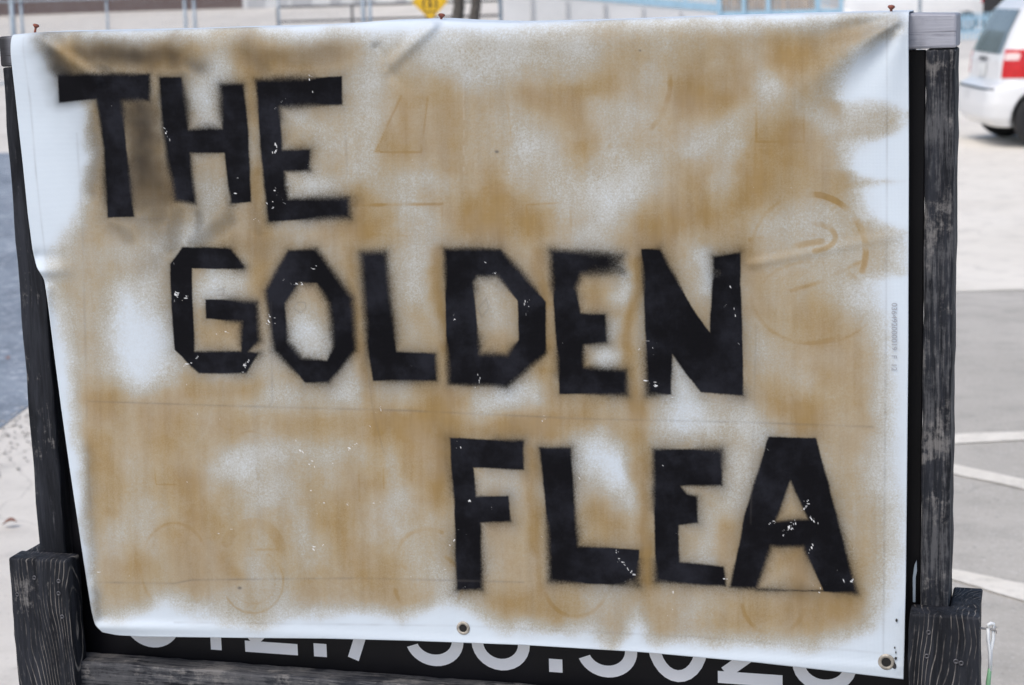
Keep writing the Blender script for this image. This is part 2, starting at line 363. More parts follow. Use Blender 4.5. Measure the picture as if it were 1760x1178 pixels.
# phone number on the panel behind the banner
def glyphs(s):
    cu = bpy.data.curves.new('t', 'FONT'); cu.body = s; cu.size = 1.; cu.resolution_u = 6
    o = bpy.data.objects.new('t', cu); COL.objects.link(o); dg = bpy.context.evaluated_depsgraph_get(); dg.update()
    me = bpy.data.meshes.new_from_object(o.evaluated_get(dg)); bpy.data.objects.remove(o); bpy.data.curves.remove(cu)
    return me
PZ = -.0195
def ring_poly(cx, cy, rx, ry, th, a0, a1, n=28):
    o = [(cx + rx * math.cos(a0 + (a1 - a0) * i / n), cy + ry * math.sin(a0 + (a1 - a0) * i / n)) for i in range(n + 1)]
    q = [(cx + (rx - th) * math.cos(a0 + (a1 - a0) * i / n), cy + (ry - th) * math.sin(a0 + (a1 - a0) * i / n)) for i in range(n + 1)]
    return o, q
def digit(ch, x0, x1, by, yb_px):
    """a geometric digit between pixels x0..x1, standing on pixel height yb_px at its middle; strips in sign x-z"""
    A = P(x0, yb_px, PZ)[0]; B = P(x1, yb_px, PZ)[0]; z0 = P((x0 + x1) / 2, yb_px, PZ)[1]
    wd = B - A; hh = .115; th = .0165; cx = (A + B) / 2; strips = []
    def arc(cx, cy, rx, ry, a, b): strips.append(ring_poly(cx, cy, rx, ry, th, math.radians(a), math.radians(b)))
    def bar(x0, z0_, x1, z1, t=th):
        d = np.array([x1 - x0, z1 - z0_]); nrm = np.array([-d[1], d[0]]) / np.linalg.norm(d) * t / 2
        strips.append(([(x0 + nrm[0], z0_ + nrm[1]), (x1 + nrm[0], z1 + nrm[1])], [(x0 - nrm[0], z0_ - nrm[1]), (x1 - nrm[0], z1 - nrm[1])]))
    r = wd / 2
    if ch == '0': arc(cx, z0 + hh / 2, r, hh / 2, 0, 360)
    elif ch == '5':
        arc(cx, z0 + r * .92, r, r * .92, -158, 118); bar(A + th * .7, z0 + r * 1.5, A + th * 1.0, z0 + hh - th, th); bar(A + th * .5, z0 + hh - th / 2, B - th * .5, z0 + hh - th / 2)
    elif ch == '3': arc(cx, z0 + r * .9, r, r * .9, -160, 95); arc(cx, z0 + hh - r * .66, r * .85, r * .66, -80, 150)
    elif ch == '6': arc(cx, z0 + r * .95, r, r * .95, 0, 360); bar(A + th * .8, z0 + r * 1.3, cx + r * .3, z0 + hh)
    elif ch == '8': arc(cx, z0 + r * .88, r, r * .88, 0, 360); arc(cx, z0 + hh - r * .62, r * .8, r * .62, 0, 360)
    elif ch == '2':
        bar(A, z0 + th / 2, B, z0 + th / 2); bar(A + th * .6, z0 + th * .9, B - th * .9, z0 + hh * .55); arc(cx, z0 + hh - r * .8, r * .92, r * .8, -25, 165)
    elif ch == '7': bar(A + wd * .3, z0, B - th * .6, z0 + hh - th); bar(A - wd * .1, z0 + hh - th / 2, B, z0 + hh - th / 2)
    elif ch == '1': bar(cx, z0, cx, z0 + hh, th); bar(cx, z0 + hh - th * .3, cx - wd * .8, z0 + hh - th * 1.6, th)
    elif ch == '.': bar(A, z0 + wd / 2, B, z0 + wd / 2, wd)
    bm = bmesh.new()
    for k, (o, q) in enumerate(strips):
        y = -.0006 - .0002 * k
        va = [bm.verts.new((x, y, z)) for x, z in o]; vb = [bm.verts.new((x, y, z)) for x, z in q]
        for i in range(len(va) - 1): bm.faces.new((va[i], va[i + 1], vb[i + 1], vb[i]))
    d = obj('digit' if ch != '.' else 'full_stop', bm, 'white_vinyl', panel, (0, .020, 0))
    d['label'] = 'white numeral ' + ch if ch != '.' else 'white square full stop'
base = lambda x: 1129 + .066 * (x - 550)
for ch, x0, x1 in (('5', 215, 312), ('1', 362, 382), ('2', 422, 512), ('.', 540, 562), ('7', 585, 660), ('3', 698, 798), ('6', 812, 912), ('.', 944, 967), ('5', 992, 1096), ('0', 1113, 1218), ('2', 1234, 1345), ('8', 1362, 1472)):
    ov = 3 if ch in '5386 0' else 0
    digit(ch, x0, x1, 0, base((x0 + x1) / 2) + ov )
# screws in the foot boards, raised bits of torn wood
def screw(x, z, y=-.0405, r=.0032, label=None):
    bm = bmesh.new(); mx = Matrix.Translation((x, y, z)) @ Matrix.Rotation(math.radians(90), 4, 'X')
    rg = lathe(bm, [(r * .35, -.0012), (r * .4, .0004), (r * .75, .0014), (r, .0008), (r, -.002)], 14, mx); bm.faces.new(rg[0])
    o = obj('screw', bm, 'darksteel', fr, smooth_=False); return o
for px, py in ((59, 993), (101, 999), (30, 1022), (101, 1020), (107, 1060)):
    q = P(px, py, .0405); screw(q[0], q[1])
for px, py in ((1596, 1087), (1593, 1128), (1643, 1137), (1652, 1140)):
    q = P(px, py, .0405); screw(q[0], q[1])
bm = bmesh.new()
poly_prism(bm, [(PX_r - .009, yR + .002), (PX_r - .0095, yR + .034), (PX_r - .0075, yR + .050), (PX_r - .005, yR + .056), (PX_r - .0045, yR + .042), (PX_r - .006, yR + .034), (PX_r - .006, yR + .002)], -.001, .004)
obj('wood_splinter', bm, 'galv', fr)['label'] = 'blue grey splinter beside the right post'
# rusty screws holding the banner along the top rail
def top_screw(px, py, lean):
    q = P(px, py, -.012); bm = bmesh.new(); x = q[0]; zt = HT + .001
    h = max(.006, q[1] - HT)
    tube(bm, [(x - lean * h, .012, zt - .01), (x, .012, zt + h)], .0016, 8)
    mx = Matrix.Translation((x, .012, zt + h)) @ Matrix.Rotation(lean * .7, 4, 'Y')
    rg = lathe(bm, [(.001, .0026), (.0036, .002), (.0046, 0), (.0016, -.003)], 14, mx); bm.faces.new(rg[0])
    obj('screw', bm, 'rust', fr, smooth_=True)['label'] = 'rusty red screw on the top rail'
top_screw(62, 46, .5); top_screw(759, 28, .2); top_screw(1532, 14, .1)
# nail in the right foot with a cord hanging from it
nl = P(1683, 1079, .02); nr_ = P(1712, 1084, .02)
bm = bmesh.new(); tube(bm, [(nl[0] - .02, -.02, nl[1] + .001), (nr_[0], -.02, nl[1] - .002)], .0013, 8)
tube(bm, [(nr_[0], -.02, nl[1] - .002), (nr_[0] + .001, -.02, nl[1] - .002)], .0042, 12)
obj('nail', bm, 'steel', fr)
nx_ = P(1703, 1082, .02)
cd = thing('hanging_cord', 'short white and green cord hanging from the nail on the right foot of the sign', 'cord', (nx_[0], -.02, H0 + nl[1]))
bm = bmesh.new(); tube(bm, [(-.0035, -.003, .001), (-.003, -.002, .005), (0, 0, .0065), (.003, .002, .005), (.0035, .003, .001), (.003, .002, -.014), (0.0005, .001, -.030), (.0003, 0, -.055)], .0022, 8)
tube(bm, [(-.0035, -.003, .001), (-.003, -.002, -.014), (-.0006, -.001, -.030), (-.0003, 0, -.055)], .0022, 8); obj('cord_loop', bm, 'white_plastic', cd, smooth_=True)
bm = bmesh.new(); tube(bm, [(0, 0, -.048), (-.002, 0, -.07), (-.004, 0, -.11), (-.003, 0, -.16)], [.0022, .003, .0032, .002], 8); obj('cord_tail', bm, 'green_plastic', cd, smooth_=True)

# ------------------------------------------------------------------ banner: geometry
def poly_at(pts, t):
    pts = np.array(pts, float); s = np.concatenate([[0], np.cumsum(np.hypot(*np.diff(pts, axis=0).T))]); s /= s[-1]
    return np.stack([np.interp(t, s, pts[:, 0]), np.interp(t, s, pts[:, 1])], -1)
def soft(a, k=9):
    ker = np.hanning(k + 2)[1:-1]; ker /= ker.sum(); b = a.copy(); h = k // 2
    for c in range(2):
        p = np.pad(a[:, c], h, mode='reflect', reflect_type='odd'); b[:, c] = np.convolve(p, ker, 'valid')
    b[0] = a[0]; b[-1] = a[-1]; return b
NX, NY = 780, 560
sT = np.linspace(0, 1, NX); tT = np.linspace(0, 1, NY)
TOP = soft(poly_at([(18, 60), (60, 56), (140, 54.5), (280, 52), (400, 48), (500, 46), (590, 41.5), (650, 36.5), (740, 34), (800, 37.5), (870, 39.5), (1000, 37), (1200, 29.5), (1400, 24), (1562, 20)], sT), 15)
BOT = soft(poly_at([(176, 1087), (200, 1092), (240, 1094.5), (400, 1096.5), (560, 1098), (700, 1101.5), (900, 1109), (1100, 1121), (1300, 1139), (1450, 1156), (1553, 1168)], sT), 9)
LEF = soft(poly_at([(18, 60), (22, 110), (30, 200), (40, 290), (48, 370), (56, 430), (63, 460), (76, 480), (82, 520), (92, 600), (105, 700), (119, 800), (134, 900), (149, 1000), (157, 1050), (163, 1075), (176, 1087)], tT), 13)
RIG = soft(poly_at([(1562, 20), (1562, 300), (1561, 600), (1559, 800), (1557, 1000), (1553, 1168)], tT), 15)
S, T = np.meshgrid(sT, tT)
PXY = ((1 - T)[..., None] * TOP[None] + T[..., None] * BOT[None] + (1 - S)[..., None] * LEF[:, None] + S[..., None] * RIG[:, None]
       - ((1 - S) * (1 - T))[..., None] * TOP[0] - (S * (1 - T))[..., None] * TOP[-1] - ((1 - S) * T)[..., None] * BOT[0] - (S * T)[..., None] * BOT[-1])
X_, Y_ = PXY[..., 0], PXY[..., 1]

def vnoise(x, y, scale, seed):
    r = np.random.default_rng(seed); n = 256; g = r.random((n, n))
    u = x / scale + 57.3; v = y / scale + 31.7; iu = np.floor(u).astype(int); iv = np.floor(v).astype(int); fu = smooth(u - iu); fv = smooth(v - iv)
    a = g[iv % n, iu % n]; b = g[iv % n, (iu + 1) % n]; c = g[(iv + 1) % n, iu % n]; d = g[(iv + 1) % n, (iu + 1) % n]
    return (a * (1 - fu) + b * fu) * (1 - fv) + (c * (1 - fu) + d * fu) * fv
def fbm(x, y, scale, seed, o=4, g=.5):
    s = 0; a = 1; t = 0
    for k in range(o): s = s + a * vnoise(x + 17 * k, y - 9 * k, scale / 2 ** k, seed + k); t += a; a *= g
    return s / t
def segd(x, y, x0, y0, x1, y1):
    dx, dy = x1 - x0, y1 - y0; q = dx * dx + dy * dy
    t = np.clip(((x - x0) * dx + (y - y0) * dy) / q, 0, 1) if q > 0 else 0
    return np.hypot(x - x0 - t * dx, y - y0 - t * dy), t
def gauss(d, w): return np.exp(-(d / w) ** 2)
# height of the cloth in front of the frame (metres); folds pulled from the fixings
Z = .0055 + .0035 * fbm(X_, Y_, 520, 3, 3) + .0012 * fbm(X_, Y_, 120, 9, 3)
Z = Z + .009 * smooth((X_ - LEF[:, :1]) / 95) + .0025 * np.sin((X_ + .35 * Y_) / 92. + 1.5 * fbm(X_, Y_, 400, 77, 2)) * smooth(T * 3) + .004 * (fbm(X_ * .45, Y_, 260, 79, 3) - .5)
def fold(x0, y0, x1, y1, w0, w1, h0, h1):
    global Z
    d, t = segd(X_, Y_, x0, y0, x1, y1); wd = w0 + (w1 - w0) * t; h = h0 + (h1 - h0) * t
    Z = Z + h * gauss(d, wd)
fold(66, 62, 168, 138, 9, 12, .006, .0035); fold(70, 62, 110, 170, 9, 30, .003, .0)
fold(100, 58, 230, 100, 12, 26, -.004, -.0015); fold(90, 100, 140, 165, 14, 20, -.003, .0)
fold(240, 70, 300, 180, 14, 30, .0022, .0); fold(545, 60, 560, 130, 20, 30, -.002, .0)
fold(1535, 40, 1310, 195, 13, 46, .0105, .0015); fold(1530, 36, 1300, 80, 10, 34, -.0075, -.0015); fold(1540, 50, 1440, 190, 11, 36, -.0072, -.0012)
fold(1545, 60, 1510, 260, 12, 34, .0035, .0)
fold(742, 46, 665, 118, 12, 11, .0055, .0035); fold(650, 82, 672, 130, 9, 9, -.0045, -.001); fold(760, 45, 860, 105, 14, 30, -.0025, .0); fold(664, 118, 720, 175, 9, 20, -.003, 0.)
fold(1180, 40, 1190, 110, 26, 40, .002, .0)
fold(1290, 455, 1540, 405, 8, 10, .0018, .0008); fold(1240, 445, 1330, 480, 8, 10, -.0015, .0)
fold(60, 468, 130, 462, 10, 16, .009, .0); fold(66, 440, 120, 445, 10, 14, -.004, 0); fold(78, 500, 84, 700, 12, 10, .005, .002)
fold(170, 1078, 420, 1082, 9, 12, .005, .0015); fold(165, 1060, 140, 900, 9, 9, .004, .001); fold(440, 1085, 1540, 1150, 10, 10, .0012, .0015)
Z = Z + .010 * smooth((T - .55) / .45) * (1 - .55 * S)                 # the loose lower part stands off a little
Z = Z + .0022 * gauss(Y_ - (1015 + .06 * (X_ - 900)), 55) * fbm(X_, Y_, 160, 21, 2)
# true positions: intersect the measured outline with the cloth's mean plane, then lift along the normal
RAY = np.stack([(X_ - 880) / F, (Y_ - 589) / F, np.ones_like(X_)], -1) @ CR
t_ = (Z - CL[2]) / RAY[..., 2]
PT = CL + RAY * t_[..., None]
Bx, By, Bz = PT[..., 0].copy(), PT[..., 1].copy(), Z.copy()
# roll over the top edge of the rail: last 14 mm curve back
yt = By[0][None, :]; dist = yt - By; Rr = .030
a = np.clip((Rr - dist) / Rr, 0, 1)
Bz = Bz + .004 * smooth(1 - dist / .12) - Rr * .42 * (1 - np.sqrt(np.clip(1 - a * a, 0, 1)))
# rows that go on over the rail top and down its back
extra = []
for k, (bk, dn) in enumerate(((-.012, .0), (-.03, .0002), (-.05, .0), (-.075, .0), (-.088, -.001), (-.094, -.006), (-.096, -.03), (-.097, -.11))):
    ey = np.maximum(By[0], HT + .002) * min(1, (k + 1) / 3) + By[0] * (1 - min(1, (k + 1) / 3)) + dn
    extra.append((Bx[0] + .002 * np.sin(np.arange(NX) / 40. + k), ey, np.full(NX, bk)))
extra = extra[::-1]
BX_ = np.vstack([np.array([e[0] for e in extra]), Bx]); BY_ = np.vstack([np.array([e[1] for e in extra]), By]); BZ_ = np.vstack([np.array([e[2] for e in extra]), Bz])
NR = BX_.shape[0]
me = bpy.data.meshes.new('vinyl_banner')
co = np.stack([BX_, -BZ_, BY_], -1).reshape(-1, 3).astype(np.float32)
idx = np.arange(NR * NX).reshape(NR, NX)
fc = np.stack([idx[:-1, :-1], idx[1:, :-1], idx[1:, 1:], idx[:-1, 1:]], -1).reshape(-1, 4)
me.vertices.add(len(co)); me.vertices.foreach_set('co', co.ravel())
me.loops.add(fc.size); me.loops.foreach_set('vertex_index', fc.ravel().astype(np.int32))
me.polygons.add(len(fc)); me.polygons.foreach_set('loop_start', np.arange(0, fc.size, 4, dtype=np.int32)); me.polygons.foreach_set('loop_total', np.full(len(fc), 4, dtype=np.int32))
me.update(calc_edges=True); me.polygons.foreach_set('use_smooth', np.ones(len(fc), dtype=bool))

# ------------------------------------------------------------------ banner: sprayed paint (colour only)
wx = X_ + 46 * (fbm(X_, Y_, 110, 41, 4) - .5) + 9 * (fbm(X_, Y_, 26, 47, 2) - .5); wy = Y_ + 46 * (fbm(X_, Y_, 110, 43, 4) - .5) + 9 * (fbm(X_, Y_, 26, 49, 2) - .5)
def inside_curve(v, pts):                        # pts: (y, x) or (x, y) pairs -> interpolated border
    q = np.array(pts, float); return np.interp(v, q[:, 0], q[:, 1])
lb = -10 - 16 * (wy < 165) + inside_curve(wy, [(40, 80), (80, 88), (100, 100), (150, 112), (200, 150), (260, 160), (340, 160), (390, 135), (430, 110), (520, 105), (600, 118), (700, 128), (800, 140), (900, 150), (1000, 166), (1070, 182)])
rb_ = 14 + inside_curve(wy, [(20, 1530), (55, 1525), (75, 1495), (110, 1450), (150, 1430), (170, 1500), (190, 1540), (215, 1525), (240, 1460), (290, 1440), (315, 1515), (335, 1470), (380, 1480), (405, 1525), (470, 1515), (490, 1475), (560, 1495), (680, 1515), (900, 1520), (1000, 1510), (1060, 1490)])
bb_ = inside_curve(wx, [(160, 1064), (220, 1050), (260, 1040), (330, 1052), (430, 1072), (520, 1058), (600, 1046), (690, 1060), (750, 1030), (800, 1040), (860, 1070), (1000, 1078), (1050, 1102), (1090, 1058), (1130, 1100), (1300, 1108), (1400, 1112), (1500, 1060)])
tb_ = -5 + inside_curve(wx, [(60, 66), (300, 62), (600, 56), (640, 66), (760, 70), (860, 62), (1100, 52), (1500, 36), (1560, 30)])
D = .65 + .46 * (fbm(X_, Y_, 150, 61, 4) - .5) + .16 * (fbm(X_, Y_, 40, 67, 3) - .5)
mask = smooth((wx - lb) / 58 + .28) * smooth((rb_ - wx) / 105 + .42) * smooth((bb_ - wy) / 62 + .48) * smooth((wy - tb_) / 58 + .42)
def put(A, r, *pts):
    global D
    d = 1e9
    if len(pts) == 1: pts = (pts[0], pts[0])
    for p, q in zip(pts[:-1], pts[1:]): d = np.minimum(d, segd(wx, wy, *p, *q)[0])
    if A > 0: g = np.exp(-(d / (r * 1.15)) ** 2 * .9); D = D + A * .92 * (1.02 - D) * g
    else: g = np.exp(-(d / (r * 1.12)) ** 2); D = D * (1 + A * .72 * g)
W_ = put
# whiter, thinly sprayed places
for A, r, *pts in [
    (-.55, 34, (135, 200), (130, 380)), (-.35, 40, (110, 480), (120, 620)), (-.95, 46, (225, 520), (232, 630)), (-.7, 34, (270, 480), (262, 640)), (-.5, 26, (215, 430), (330, 400)),
    (-.85, 24, (398, 90), (352, 160)), (-.75, 20, (352, 180), (360, 215)), (-.55, 20, (360, 320), (352, 400)), (-.45, 22, (520, 205), (560, 240)), (-.45, 20, (530, 318), (570, 325)),
    (-.6, 30, (628, 80), (618, 300)), (-.45, 26, (660, 330), (740, 300)), (-.55, 40, (720, 85), (980, 95)), (-.4, 34, (780, 120), (860, 140)), (-.55, 30, (900, 195), (885, 320)),
    (-.5, 30, (930, 255), (960, 330)), (-.5, 34, (1045, 250), (1030, 330)), (-.6, 36, (1120, 280), (1060, 350)), (-.6, 30, (1090, 330), (1020, 420)), (-.35, 28, (1060, 180), (1120, 200)),
    (-.6, 28, (1250, 215), (1190, 250)), (-.65, 26, (1335, 130), (1305, 150)), (-.6, 28, (1290, 260), (1240, 330)), (-.85, 40, (1490, 120), (1460, 170)), (-.55, 26, (1420, 210), (1390, 190)),
    (-.9, 40, (1500, 270), (1470, 280)), (-.85, 30, (1520, 355)), (-.45, 34, (1330, 390), (1440, 380)), (-.4, 30, (1430, 440), (1480, 520)), (-.5, 24, (1240, 345), (1200, 350)),
    (-.8, 34, (360, 500), (395, 490)), (-.6, 30, (520, 560), (560, 580)), (-.7, 34, (530, 590), (545, 560)), (-.5, 34, (700, 470), (715, 570)), (-.55, 28, (740, 440), (735, 580)),
    (-.5, 26, (850, 500), (855, 560)), (-.65, 26, (470, 690), (510, 695)), (-.65, 30, (610, 690), (680, 685)), (-.8, 28, (840, 690), (905, 665)), (-.45, 28, (560, 700), (600, 660)),
    (-.85, 24, (1065, 470), (1070, 560)), (-.75, 22, (1040, 620), (1075, 620)), (-.85, 18, (1200, 440), (1215, 500)), (-.95, 26, (1175, 640), (1165, 720)), (-.8, 30, (1190, 700), (1220, 715)),
    (-.7, 26, (1285, 715), (1300, 740)), (-.5, 30, (1330, 620), (1360, 660)), (-.8, 42, (1030, 770), (1075, 790)), (-.75, 34, (1080, 800), (1085, 870)), (-.4, 26, (1020, 790), (1010, 900)),
    (-.45, 26, (850, 830), (900, 840)), (-.4, 26, (880, 920), (900, 950)), (-.5, 26, (1265, 790), (1262, 860)), (-.45, 26, (1215, 930), (1225, 950)), (-.4, 22, (1190, 870), (1230, 890)),
    (-.35, 40, (220, 780), (235, 860)), (-.4, 40, (420, 780), (445, 860)), (-.55, 34, (410, 790), (480, 780)), (-.5, 32, (520, 775), (560, 790)), (-.45, 30, (600, 765)), (-.5, 20, (672, 780), (678, 860)),
    (-.45, 20, (205, 880), (200, 960)), (-.4, 26, (250, 900), (270, 950)), (-.4, 28, (440, 950), (430, 985)), (-.45, 34, (490, 860), (520, 960)), (-.35, 30, (700, 900), (720, 980)),
    (-.6, 26, (400, 1040), (290, 1060)), (-.6, 26, (470, 1010), (480, 1050)), (-.7, 20, (760, 990), (760, 1040)), (-.5, 30, (1000, 1040), (1050, 1010)), (-.6, 24, (1085, 1060)), (-.45, 30, (1200, 1050), (1240, 1070)),
    (-.5, 40, (1480, 820), (1520, 900)), (-.35, 36, (1450, 700), (1500, 720)), (-.25, 40, (1420, 830), (1440, 900)), (-.6, 18, (330, 395), (320, 440)), (-.45, 20, (700, 360), (740, 380)), (-.5, 20, (940, 360), (960, 365)),
]: put(A, r, *pts)
# golden, thickly sprayed places
for A, r, *pts in [
    (.75, 24, (110, 95), (300, 100)), (.8, 30, (235, 200), (262, 330)), (.6, 18, (160, 200), (178, 330)), (.75, 26, (420, 100), (590, 95)), (.4, 20, (250, 120), (320, 100)), (.8, 14, (438, 300), (450, 400)),
    (.5, 12, (262, 180), (285, 340)), (.55, 18, (425, 130), (436, 200)), (.7, 26, (612, 345), (625, 390)), (.6, 20, (565, 400), (640, 400)), (.65, 24, (700, 180), (690, 250)), (.5, 22, (760, 150), (780, 280)),
    (.65, 26, (930, 160), (1045, 140)), (.75, 28, (985, 190), (1000, 260)), (.4, 22, (860, 170), (900, 160)), (.9, 34, (800, 375), (850, 400)), (.75, 26, (860, 350), (930, 385)), (.5, 20, (840, 300), (850, 350)),
    (.95, 32, (1165, 165), (1245, 160)), (.6, 24, (1180, 130), (1250, 120)), (.55, 20, (1320, 100), (1460, 62)), (.8, 26, (1345, 95), (1365, 115)), (.9, 28, (1330, 260), (1300, 300)), (.8, 24, (1360, 215), (1350, 250)),
    (.9, 34, (1130, 385), (1200, 370)), (.7, 28, (1250, 350), (1290, 330)), (.5, 30, (1400, 250), (1440, 300)), (.5, 16, (1435, 150), (1440, 175)), (.6, 22, (1070, 400), (1120, 420)), (.45, 24, (1170, 290), (1200, 330)),
    (.65, 14, (300, 672), (440, 668)), (.55, 20, (190, 700), (300, 700)), (.7, 20, (440, 420), (452, 500)), (.4, 20, (380, 560), (420, 580)), (.7, 11, (608, 440), (618, 600)), (.7, 14, (622, 600), (628, 690)),
    (.8, 12, (756, 440), (760, 600)), (.7, 11, (936, 440), (945, 600)), (.7, 14, (935, 640), (945, 740)), (.9, 12, (1088, 440), (1092, 700)), (.75, 14, (1095, 700), (1110, 800)), (.55, 20, (1285, 440), (1310, 540)),
    (.85, 26, (640, 725), (760, 720)), (.85, 26, (760, 700), (745, 860)), (.7, 18, (690, 730), (700, 800)), (.8, 18, (780, 735), (900, 725)), (.7, 20, (900, 735), (1000, 715)), (.5, 16, (1000, 715), (1100, 740)),
    (.85, 32, (1345, 700), (1385, 735)), (.5, 34, (1420, 615), (1440, 680)), (.6, 24, (1480, 600), (1490, 720)), (.75, 12, (915, 780), (925, 1000)), (.9, 13, (1108, 790), (1112, 1000)), (.7, 13, (1255, 900), (1250, 960)),
    (.4, 26, (1460, 780), (1500, 960)), (.8, 26, (328, 825), (345, 900)), (.55, 26, (320, 930), (330, 1010)), (.95, 13, (148, 760), (168, 1046)), (.6, 22, (170, 700), (185, 880)), (.55, 20, (180, 975), (250, 970)),
    (.55, 30, (590, 900), (640, 1000)), (.5, 24, (600, 820), (640, 830)), (.6, 28, (860, 880), (890, 1000)), (.7, 24, (1030, 880), (1060, 905)), (.55, 26, (850, 1040), (980, 1040)), (.6, 30, (1240, 1060), (1440, 1050)),
    (.6, 30, (1440, 1010), (1480, 1030)), (.4, 20, (1130, 1070)), (.45, 26, (500, 740), (580, 730)), (.4, 30, (220, 730), (420, 730)), (.35, 30, (480, 900), (470, 1010)), (.5, 20, (530, 1010), (540, 1040)), (.6, 14, (400, 990), (380, 960)),
    (.75, 18, (1370, 965), (1380, 1010)), (.5, 30, (550, 480), (560, 510)), (.6, 22, (870, 590), (850, 600)), (.6, 16, (1020, 520), (1060, 530)), (.45, 30, (1390, 530), (1420, 560)), (.5, 20, (720, 550), (735, 590)),
]: put(A, r, *pts)
for A, r, x, y in ((.75, 12, 1535, 208), (.7, 11, 1528, 318), (.5, 16, 1500, 415)): D = np.maximum(D, A * smooth(1.3 - np.hypot(X_ - x, Y_ - y) / r))
mask = mask ** .75
# thread direction streaks and old lettering showing through
D = D * (1 + .08 * (vnoise(X_, Y_ * .04, 5, 71) - .5) + .06 * (vnoise(X_, Y_ * .12, 14, 73) - .5))
GH = np.zeros_like(D)
def ghost(w, amt, *pts):
    global GH
    d = 1e9
    for p, q in zip(pts[:-1], pts[1:]): d = np.minimum(d, segd(X_, Y_, *p, *q)[0])
    GH = np.maximum(GH, amt * smooth((w - d) / 3.5))
def garc(cx, cy, rx, ry, a0, a1, w, amt):
    ghost(w, amt, *[(cx + rx * math.cos(math.radians(a0 + (a1 - a0) * i / 24)), cy + ry * math.sin(math.radians(a0 + (a1 - a0) * i / 24))) for i in range(25)])
garc(1045, 140, 107, 112, 88, -15, 6, .45); ghost(3, .5, (690, 165), (643, 262), (724, 262), (735, 170)); ghost(3, .3, (1300, 160), (1300, 244), (1382, 244), (1382, 160)); ghost(4, .55, (606, 353), (760, 351))
ghost(3, .3, (905, 352), (980, 348), (982, 400)); ghost(3, .3, (905, 352), (908, 405)); ghost(3, .35, (640, 403), (700, 406)); ghost(2.5, .35, (760, 350), (760, 425)); ghost(2.5, .3, (880, 245), (872, 180))
garc(1390, 432, 98, 98, -95, 20, 7, .5); garc(1390, 432, 98, 98, 180, 265, 4, .2); ghost(7, .35, (1300, 436), (1350, 425), (1412, 415)); ghost(5, .3, (1360, 500), (1410, 485), (1480, 450)); garc(1390, 500, 100, 90, 60, 175, 5, .34); garc(1392, 408, 44, 24, -90, 80, 6, .4); ghost(6, .33, (1290, 412), (1352, 410)); garc(1395, 520, 95, 70, -150, 30, 4, .16); garc(1400, 530, 100, 60, 30, 160, 4, .2)
garc(435, 950, 48, 50, 200, 350, 11, .16); garc(435, 1000, 52, 54, -60, 150, 3, .35); garc(435, 1000, 38, 38, -60, 150, 2.5, .2); ghost(3, .3, (438, 945), (480, 945)); garc(300, 975, 58, 76, 130, 330, 4, .22); garc(300, 985, 56, 70, 20, 130, 3, .2)
garc(735, 950, 50, 40, 120, 300, 5, .24); garc(737, 1005, 58, 54, -60, 170, 5, .26); garc(990, 1000, 55, 60, 20, 160, 5, .2); garc(1330, 1030, 55, 60, 20, 170, 5, .2); garc(430, 780, 40, 38, 180, 350, 3, .26); garc(440, 800, 44, 50, 60, 130, 3, .18)
ghost(2.5, .3, (264, 780), (268, 833), (302, 833)); ghost(3, .25, (615, 780), (618, 860)); ghost(3, .25, (655, 700), (660, 840))
pg = (X_ * 1. > 690 - (Y_ - 165) * .48) & (X_ < 738) & (Y_ > 165) & (Y_ < 262); D = np.where(pg, np.maximum(D, .80), D)
GH = GH * smooth((fbm(X_, Y_, 45, 151, 3) - .28) / .4) * 1.2
D = D + GH * .85 * smooth(mask * 2) * (1.1 - D * .5)
D = np.clip(D, 0, 1.05); D = .10 + .90 * D; D = np.where(D > .8, .8 + (D - .8) * 1.1, D) - .10 * smooth((fbm(X_, Y_, 60, 141, 4) - .45) / .3)
for x, y, r, a_ in ((240, 560, 48, .62), (245, 610, 44, .6), (1490, 130, 46, .6), (1500, 275, 34, .75), (1520, 355, 26, .6), (1180, 690, 34, .35), (1060, 510, 24, .25), (1045, 620, 22, .3), (370, 500, 26, .3), (1060, 780, 40, .25), (1210, 480, 16, .3), (880, 680, 26, .25), (110, 300, 40, .5), (100, 230, 36, .5)): D = D * (1 - a_ * gauss(np.hypot(wx - x, wy - y), r))
TAN = np.clip(D, 0, 1.05) * mask + .05 * smooth((wx - lb + 40) / 60) * smooth((rb_ + 30 - wx) / 50) * smooth((bb_ + 30 - wy) / 50) * smooth((wy - 40) / 30)
TAN = np.clip(TAN, 0, 1.05)
